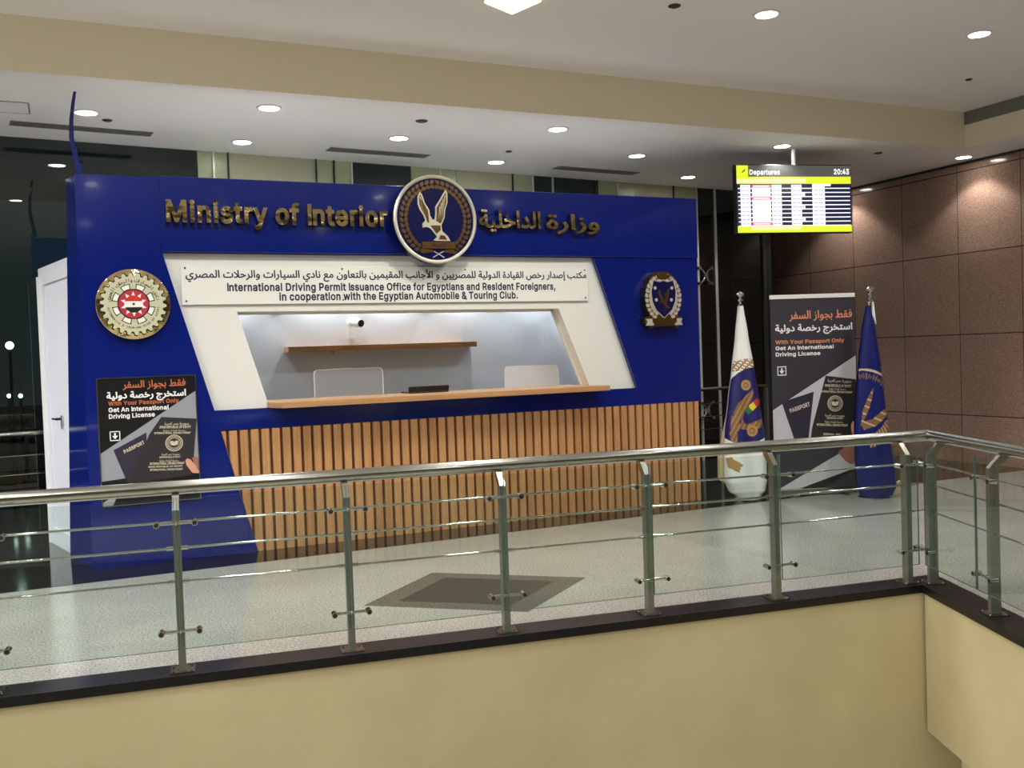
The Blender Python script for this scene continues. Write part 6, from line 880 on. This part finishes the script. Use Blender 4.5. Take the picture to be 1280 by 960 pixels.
# ------------------------------------------------------------------ flags on stands
def flag(bx, by, top, left, right, zs, paint, mats, lab, extra=None, rot=R(-14), skew=0.45):
    t = thing('flag', lab, 'flag', (bx, by, 0)); o = V((bx, by, 0)); ux = V((math.cos(rot), math.sin(rot), 0)); n = V((math.sin(rot), -math.cos(rot), 0))
    b = MB(); b.lathe([(0, 0), (0.17, 0), (0.17, 0.012), (0.13, 0.03), (0.035, 0.045), (0.02, 0.10), (0.02, 0.12), (0, 0.12)], o+UP*0.001, UP, M_chrome, 32); b.build('base', t)
    b = MB(); b.cyl(o+UP*0.12, o+UP*(top-0.14), 0.013, M_chrome, 14); b.build('pole', t)
    b = MB(); h = top-0.15
    b.lathe([(0.013, 0), (0.032, 0.005), (0.032, 0.018), (0.016, 0.024), (0.014, 0.045), (0.034, 0.052), (0.036, 0.064), (0.018, 0.072), (0.02, 0.085), (0.04, 0.10), (0.044, 0.118), (0.03, 0.138), (0.012, 0.146), (0.012, 0.152), (0, 0.156)], o+UP*h, UP, M_chrome, 20); b.build('finial', t)
    lerp = lambda tab, z: tab_(tab, zs, z)
    def tab_(tb, zz, z):
        if z >= zz[0]: return tb[0]
        for i in range(len(zz)-1):
            if z >= zz[i+1]:
                f = (zz[i]-z)/(zz[i]-zz[i+1]); f = f*f*(3-2*f)*.4+f*.6; return tb[i]*(1-f)+tb[i+1]*f
        return tb[-1]
    nz, nu = 300, 72; vs = []; fs = []; mi = []
    for j in range(nz+1):
        z = zs[0]+(zs[-1]-zs[0])*j/nz; l, r_ = lerp(left, z), lerp(right, z); cxm, hw_ = (l+r_)/2, (r_-l)/2; dep = min(0.16, 0.02+hw_*0.55)
        for i in range(nu+1):
            u = i/nu; x = cxm-hw_*math.cos(math.pi*u)
            fold = 1+0.14*math.sin(u*9+0.6*z+bx)*min(1, hw_*6)+0.07*math.sin(u*19+1.3*z)*min(1, hw_*5)
            vs.append(o+ux*x+n*(dep*math.sin(math.pi*u)*fold)+UP*z)
    me_m = []
    for j in range(nz):
        z = zs[0]+(zs[-1]-zs[0])*(j+.5)/nz
        for i in range(nu):
            a = j*(nu+1)+i; fs.append([a, a+nu+1, a+nu+2, a+1]); p = (vs[a]+vs[a+nu+2])/2-o; me_m.append(paint(p.dot(ux)+skew*(p.dot(n)-0.02), z))      # the print wraps round the cloth
    b = MB()
    for k_ in range(len(mats)): b.add([], [], mats[k_])
    b.add(vs, fs, mats[0], True); b.mi[-len(fs):] = me_m
    # back of the hanging cloth closes behind the pole
    nb = []; 
    for j in range(0, nz+1, 10):
        z = zs[0]+(zs[-1]-zs[0])*j/nz; l, r_ = lerp(left, z), lerp(right, z); cxm, hw_ = (l+r_)/2, (r_-l)/2
        for i in range(13): u = i/12; nb.append(o+ux*(cxm-hw_*math.cos(math.pi*u))-n*(0.02+0.05*hw_*math.sin(math.pi*u)*(1+.3*math.sin(u*12)))+UP*z)
    rows = len(range(0, nz+1, 10)); b.add(nb, [[j*13+i, j*13+i+1, (j+1)*13+i+1, (j+1)*13+i] for j in range(rows-1) for i in range(12)], mats[0], True)
    b.build('flag_cloth', t)
    if extra: extra(t, o, ux, n)
    return t
def inpoly(P, x, y):
    c = False; j = len(P)-1
    for i in range(len(P)):
        if (P[i][1] > y) != (P[j][1] > y) and x < (P[j][0]-P[i][0])*(y-P[i][1])/(P[j][1]-P[i][1])+P[i][0]: c = not c
        j = i
    return c
C_white = mat('white flag satin', S(238, 240, 238), 0.4, spec=0.4); C_blue = mat('flag patch navy', S(26, 26, 96), 0.5); C_gold = mat('flag embroidery gold', S(176, 138, 78), 0.5); C_brown = mat('flag embroidery brown', S(128, 92, 60), 0.5); C_pale = mat('flag embroidery pale', S(196, 176, 132), 0.5)
C_red = mat('flag red', S(196, 60, 44), 0.5); C_yel = mat('flag yellow', S(226, 196, 40), 0.5); C_grn = mat('flag green', S(40, 110, 70), 0.5); C_cream = mat('flag fringe cream', S(204, 186, 142), 0.6); C_royal = mat('royal blue flag satin', S(16, 25, 96), 0.45, spec=0.3)
# painted artwork of the white flag in metres around the pole
def mp(x, z): return x, z
def wpaint(x, z):
    cx_ = 0.012; top_ = 1.335+0.05*(x/0.15); bot = 0.60+1.2*(x-0.01)**2
    if bot < z < top_+0.04*(1-((x-.02)/.14)**2):
        for (px, pz, r) in ((.03, 1.215, .055), (.085, .735, .06)):
            d = math.hypot(x-px, z-pz)
            if d < r: return 3 if d < r*.55 and d > r*.3 else 2
        rx, rz = x-.10, z-.99; ca, sa = math.cos(R(40)), math.sin(R(40)); u, v = rx*ca+rz*sa, -rx*sa+rz*ca
        if abs(u) < .095 and abs(v) < .034: return 7 if u < -.035 else 6 if u < .03 else 5
        for P in (WING1, WING2, BODY, TAIL):
            if inpoly(P, x, z): return 2 if int((x*1.6-z)*46) % 4 == 0 else 3
        return 1
    if 1.36 < z < 1.52 and abs(x-.02) < .2:
        v = (z-1.44+.18*abs(x-.05)); 
        if abs(v) < .055: return 2 if int((x*1.0+z*2.2)*26) % 2 else (3 if int((x-z)*40) % 3 == 0 else 0)
    if inpoly(FRAG, x, z): return 3 if z < .33 and x < -.1 else 2
    return 0
WING1 = [(-.13, .98), (-.03, 1.06), (.05, 1.16), (.115, 1.13), (.09, 1.0), (.04, .90), (-.02, .86), (-.08, .80)]
WING1 = [(-.12, .93), (-.06, 1.03), (.0, 1.08), (.11, 1.175), (.10, 1.08), (.04, .98), (.0, .92), (-.02, .86), (-.09, .82)]
WING2 = [(-.02, .86), (.02, .80), (.09, .82), (.19, .86), (.205, .80), (.17, .755), (.08, .755), (.0, .75), (-.06, .77)]
BODY = [(-.14, .90), (-.08, .89), (-.04, .80), (-.06, .74), (-.15, .72), (-.155, .78)]
TAIL = [(-.17, .74), (-.08, .73), (-.08, .63), (-.11, .60), (-.16, .65)]
FRAG = [(-.22, .45), (-.2, .36), (-.13, .33), (-.07, .30), (-.05, .36), (-.02, .38), (-.08, .42), (-.13, .44), (-.15, .47)]
def wfold(t, o, ux, n):
    b = MB(); P = [(-.10, 1.15), (-.20, .74), (-.27, .45), (-.275, .22), (-.20, .17), (-.15, .5), (-.08, .9)]
    b.prism([o+ux*x-n*0.03+UP*z for x, z in P], -n*0.05, C_cream); b.build('rear_fold', t)
flag(6.513, 8.262, 2.20, [-.022, -.06, -.11, -.165, -.215, -.232, -.225, -.18, -.09], [.03, .075, .13, .18, .222, .24, .24, .22, .17], [2.05, 1.75, 1.40, 1.05, .72, .35, .20, .09, .03], wpaint, [C_white, C_blue, C_gold, C_brown, C_pale, C_red, C_yel, C_grn], 'white draped ceremonial flag with navy eagle patch left of the banner', wfold)
def bpaint(x, z):
    cxf, czf, rr = -.12, .93, .41; d = math.hypot(x-cxf, z-czf); a = math.degrees(math.atan2(z-czf, x-cxf))
    if abs(d-rr) < .012 and a > -20: return 1
    if .31 < d < .385 and a > 8 and a < 100 and int(a*1.1) % 5 < 3 and abs(d-.345) < .022+.015*math.sin(a): return 2
    if .27 < d < .40 and -80 < a < -25 and (int(a*.45+d*30) % 3) < 2: return 3
    for P in ([(-.16, .75), (-.13, .92), (-.06, 1.07), (-.0, 1.16), (-.02, 1.05), (-.06, .93), (-.13, .80)], [(-.16, .80), (-.02, .83), (.10, .92), (.19, .95), (.12, .84), (.02, .76), (-.12, .72)]):
        if inpoly(P, x, z): return 1 if int((x*.4+z)*60) % 5 == 0 else 2
    return 0
def bfold(t, o, ux, n):
    b = MB(); P = [(.20, .02), (.24, .12), (.31, .16), (.36, .15), (.30, .03)]; b.prism([o+ux*x-n*0.02+UP*z for x, z in P], -n*0.03, C_cream)
    P = [(-.02, .01), (.06, .04), (.12, .02), (.12, .006), (-.02, .006)]; b.prism([o+ux*x+n*0.10+UP*z for x, z in P], -n*0.05, C_cream); b.build('fringe', t)
    b = MB(); b.prism([o+ux*x-n*0.0+UP*z for x, z in ((-.02, 2.04), (.035, 2.04), (.06, 1.80), (.02, 1.9))], -n*0.02, C_white); b.build('sleeve', t)
flag(7.615, 7.537, 2.20, [-.045, -.10, -.15, -.19, -.215, -.21, -.19, -.16], [-.015, .04, .09, .125, .165, .225, .235, .19], [2.0, 1.75, 1.40, 1.05, .70, .25, .12, .03], bpaint, [C_royal, C_pale, C_brown, C_gold], 'royal blue draped ceremonial flag right of the banner, gold circle', bfold, skew=0.6)

# ------------------------------------------------------------------ departures screen
dsn = thing('departures_screen', 'hanging lit departures screen with yellow bands under the low ceiling', 'screen', (7.80, 8.85, ZC))
DA = R(-13.9); FD = frame((7.09, 8.998, 2.925), DA); DW, DH = 1.43, 0.77
b = MB(); cc = FD[0]+FD[1]*DW/2+FD[2]*DH/2-FD[3]*0.045; b.obox(cc, FD[1]*(DW/2+.012), FD[3]*0.04, UP*(DH/2+.012), M_black_p); b.build('housing', dsn, bevel=0.006)
def em_(n, c, s): return mat(n, (0.02,)*3, 0.3, emit=c, estr=s)
D_bg, D_hd, D_y, D_w, D_r, D_l, D_k = em_('screen navy', S(28, 30, 66), 0.5), em_('screen header', S(84, 82, 76), 0.6), em_('screen yellow', (0.80, 0.92, 0.03), 0.6), em_('screen white', (0.98, 0.98, 1), 0.72), em_('screen red', (1, 0.16, 0.25), 0.55), em_('screen lavender', (0.45, 0.45, 0.85), 0.55), em_('screen dark', S(60, 62, 20), 0.6)
D_y2 = em_('screen pale yellow', (1.0, 1.0, 0.42), 0.6)
b = MB()
def sr(x0, x1, y0, y1, lay, m): b.poly(FD, [(x*DW, (1-y)*DH) for x, y in ((x0, y0), (x1, y0), (x1, y1), (x0, y1))], 0.0005*lay, m)
sr(0, 1, 0, 1, 0, D_bg); sr(0, 1, 0, .17, 1, D_hd); sr(0, 1, .165, .275, 1, D_y); sr(.0, .6, .20, .26, 2, D_y2); sr(0, 1, .90, 1, 1, D_y); sr(.12, .55, .92, .96, 2, D_y2); sr(.0, .1, .0, .17, 2, D_y)
b.poly(FD, [(x*DW, (1-y)*DH) for x, y in ((.045, .105), (.06, .075), (.072, .055), (.078, .06), (.07, .085), (.052, .11))], 0.0015, D_k)
b.text(FD, 'Departures', .112*DW, .375*DW, (1-.135)*DH, 0.0015, D_w, height=.095*DH, bold=0.02); b.text(FD, '20:43', .85*DW, .985*DW, (1-.13)*DH, 0.0015, D_w, height=.085*DH, bold=0.02)
for i in range(10):
    y = .30+.062*i; sr(.01, .99, y+.035, y+.05, 1, D_w)
    for x0, x1 in ((.03, .115), (.30, .385), (.47, .56+.03*(i % 3 == 2)), (.655, .765)): sr(x0, x1, y-.012, y+.034, 2, D_w); sr(x0+.01, (x0+x1)/2-.004, y+.004, y+.018, 3, D_l); sr((x0+x1)/2+.004, x1-.01, y+.004, y+.018, 3, D_l)
sr(.13, .29, .29, .895, 4, D_w); sr(.655, .82, .275, .31, 3, D_w)
for y in (.30, .48, .86):
    sr(.125, .295, y-.012, y+.03, 5, D_r); sr(.14, .28, y, y+.018, 6, D_w)
b.build('display', dsn)
b = MB(); b.cyl((7.80, 8.85, ZC-0.20), (7.80, 8.85, ZC-0.005), 0.024, M_wplast, 14); b.cyl((7.80, 8.85, ZC-0.012), (7.80, 8.85, ZC), 0.06, M_wplast, 20); b.build('mount_pole', dsn)

# ------------------------------------------------------------------ glass railings around the void
PO = 0.095
def full_railing(P, tdir, ndir, posts, x_rail, x_cable, panels, t):
    b = MB(); b.cyl(P(x_rail[0], PO+0.07, 0.975), P(x_rail[1], PO+0.07, 0.975), 0.038, M_steel, 28); b.build('handrail', t)
    if x_rail[2] is not None:
        b = MB(); b.sphere(P(x_rail[2], PO+0.07, 0.975), 0.0385, M_steel, 24); b.build('corner_joint', t)
    for z in (0.80, 0.66, 0.48):
        b = MB(); b.cyl(P(x_cable[0], PO, z), P(x_cable[1], PO, z), 0.0065, M_chrome, 10); b.build('cable', t)
    for s in posts:
        c = P(s, PO); b = MB()
        b.obox(c+UP*0.4375, tdir*0.0185, ndir*0.03, UP*0.4275, M_steeld)
        po = b.build('post', t)
        b = MB()                                         # cranked neck leaning away from the void
        pr = [(-0.03, 0.862), (0.03, 0.862), (0.090, 0.925), (0.092, 0.945), (0.046, 0.945), (0.036, 0.935)]
        b.prism([c+ndir*u+UP*z-tdir*0.0175 for u, z in pr], tdir*0.035, M_steel); b.build('neck', po)
        b = MB(); b.obox(c+UP*0.006, tdir*0.062, ndir*0.062, UP*0.0045, M_steel)
        for sx in (-1, 1):
            for sy in (-1, 1): b.cyl(c+tdir*0.047*sx+ndir*0.047*sy+UP*0.009, c+tdir*0.047*sx+ndir*0.047*sy+UP*0.018, 0.008, M_chrome, 8)
        b.build('base_plate', po)
        for z in (0.80, 0.225):                          # two-armed glass clamp
            b = MB(); k0 = c-ndir*0.046+UP*z
            b.cyl(k0-tdir*0.095, k0+tdir*0.095, 0.0085, M_chrome, 12); b.cyl(c-ndir*0.03+UP*z, k0-ndir*0.004, 0.013, M_chrome, 12)
            for sg in (-1, 1):
                e = k0+tdir*0.095*sg; b.cyl(e+ndir*0.018, e-ndir*0.034, 0.0165, M_chrome, 14); b.cyl(e-ndir*0.034, e-ndir*0.037, 0.012, M_rubber, 12)
            b.build('glass_clamp', po)
        for z in (0.66, 0.48):
            b = MB(); b.cyl(c-tdir*0.055+UP*z, c+tdir*0.055+UP*z, 0.0115, M_chrome, 12); b.build('cable_collar', po)
    for s0, s1 in panels:
        b = MB(); p0, p1 = P(s0, PO-0.068, 0.135), P(s1, PO-0.068, 0.135); d = (p1-p0).normalized()
        b.prism([p0, p1, p1+ndir*0.010, p0+ndir*0.010], (0, 0, 0.80), M_glass)
        gp = b.build('glass_panel', t)
        b = MB()
        for p, sg in ((p0, -1), (p1, 1)): b.prism([p, p+d*sg*0.0025, p+d*sg*0.0025+ndir*0.010, p+ndir*0.010], (0, 0, 0.80), M_edge)
        b.prism([p0-UP*0.002, p1-UP*0.002, p1+ndir*0.010-UP*0.002, p0+ndir*0.010-UP*0.002], (0, 0, 0.0015), M_edge)
        b.build('glass_edge', gp)
    return t
hc = corner(PO+0.07); sc0 = -(hc-O).dot(T)               # where the two handrails meet
qc0 = (hc-O).dot(BW)
gc = corner(PO-0.068)
sg0 = -(gc-O).dot(T); qg0 = (gc-O).dot(BW)
cc_ = corner(PO); sk0 = -(cc_-O).dot(T); qk0 = (cc_-O).dot(BW)
PS = [6.5, 5.575, 4.655, 3.755, 2.85, 1.93, 1.04, 0.035]
pan = [(PS[i]-0.008, PS[i+1]+0.008) for i in range(6)]+[(PS[6]-0.008, sg0+0.03)]
pan.append((7.45, PS[0]+0.008))
rl = thing('railing', 'steel and glass railing around the floor opening in front of kiosk', 'railing', L(3.2, PO))
full_railing(L, T, N, PS, (8.2, sc0, sc0), (8.2, sk0), pan, rl)
QS = [-0.045, 0.74, 1.66, 2.58, 3.5, 4.42]
full_railing(Q, BW, BN, QS, (qc0, 5.0, None), (qk0, 5.0), [(qg0+0.03, 0.655), (0.668, 1.65), (1.67, 2.57), (2.59, 3.49), (3.51, 4.41), (4.43, 4.98)], rl)
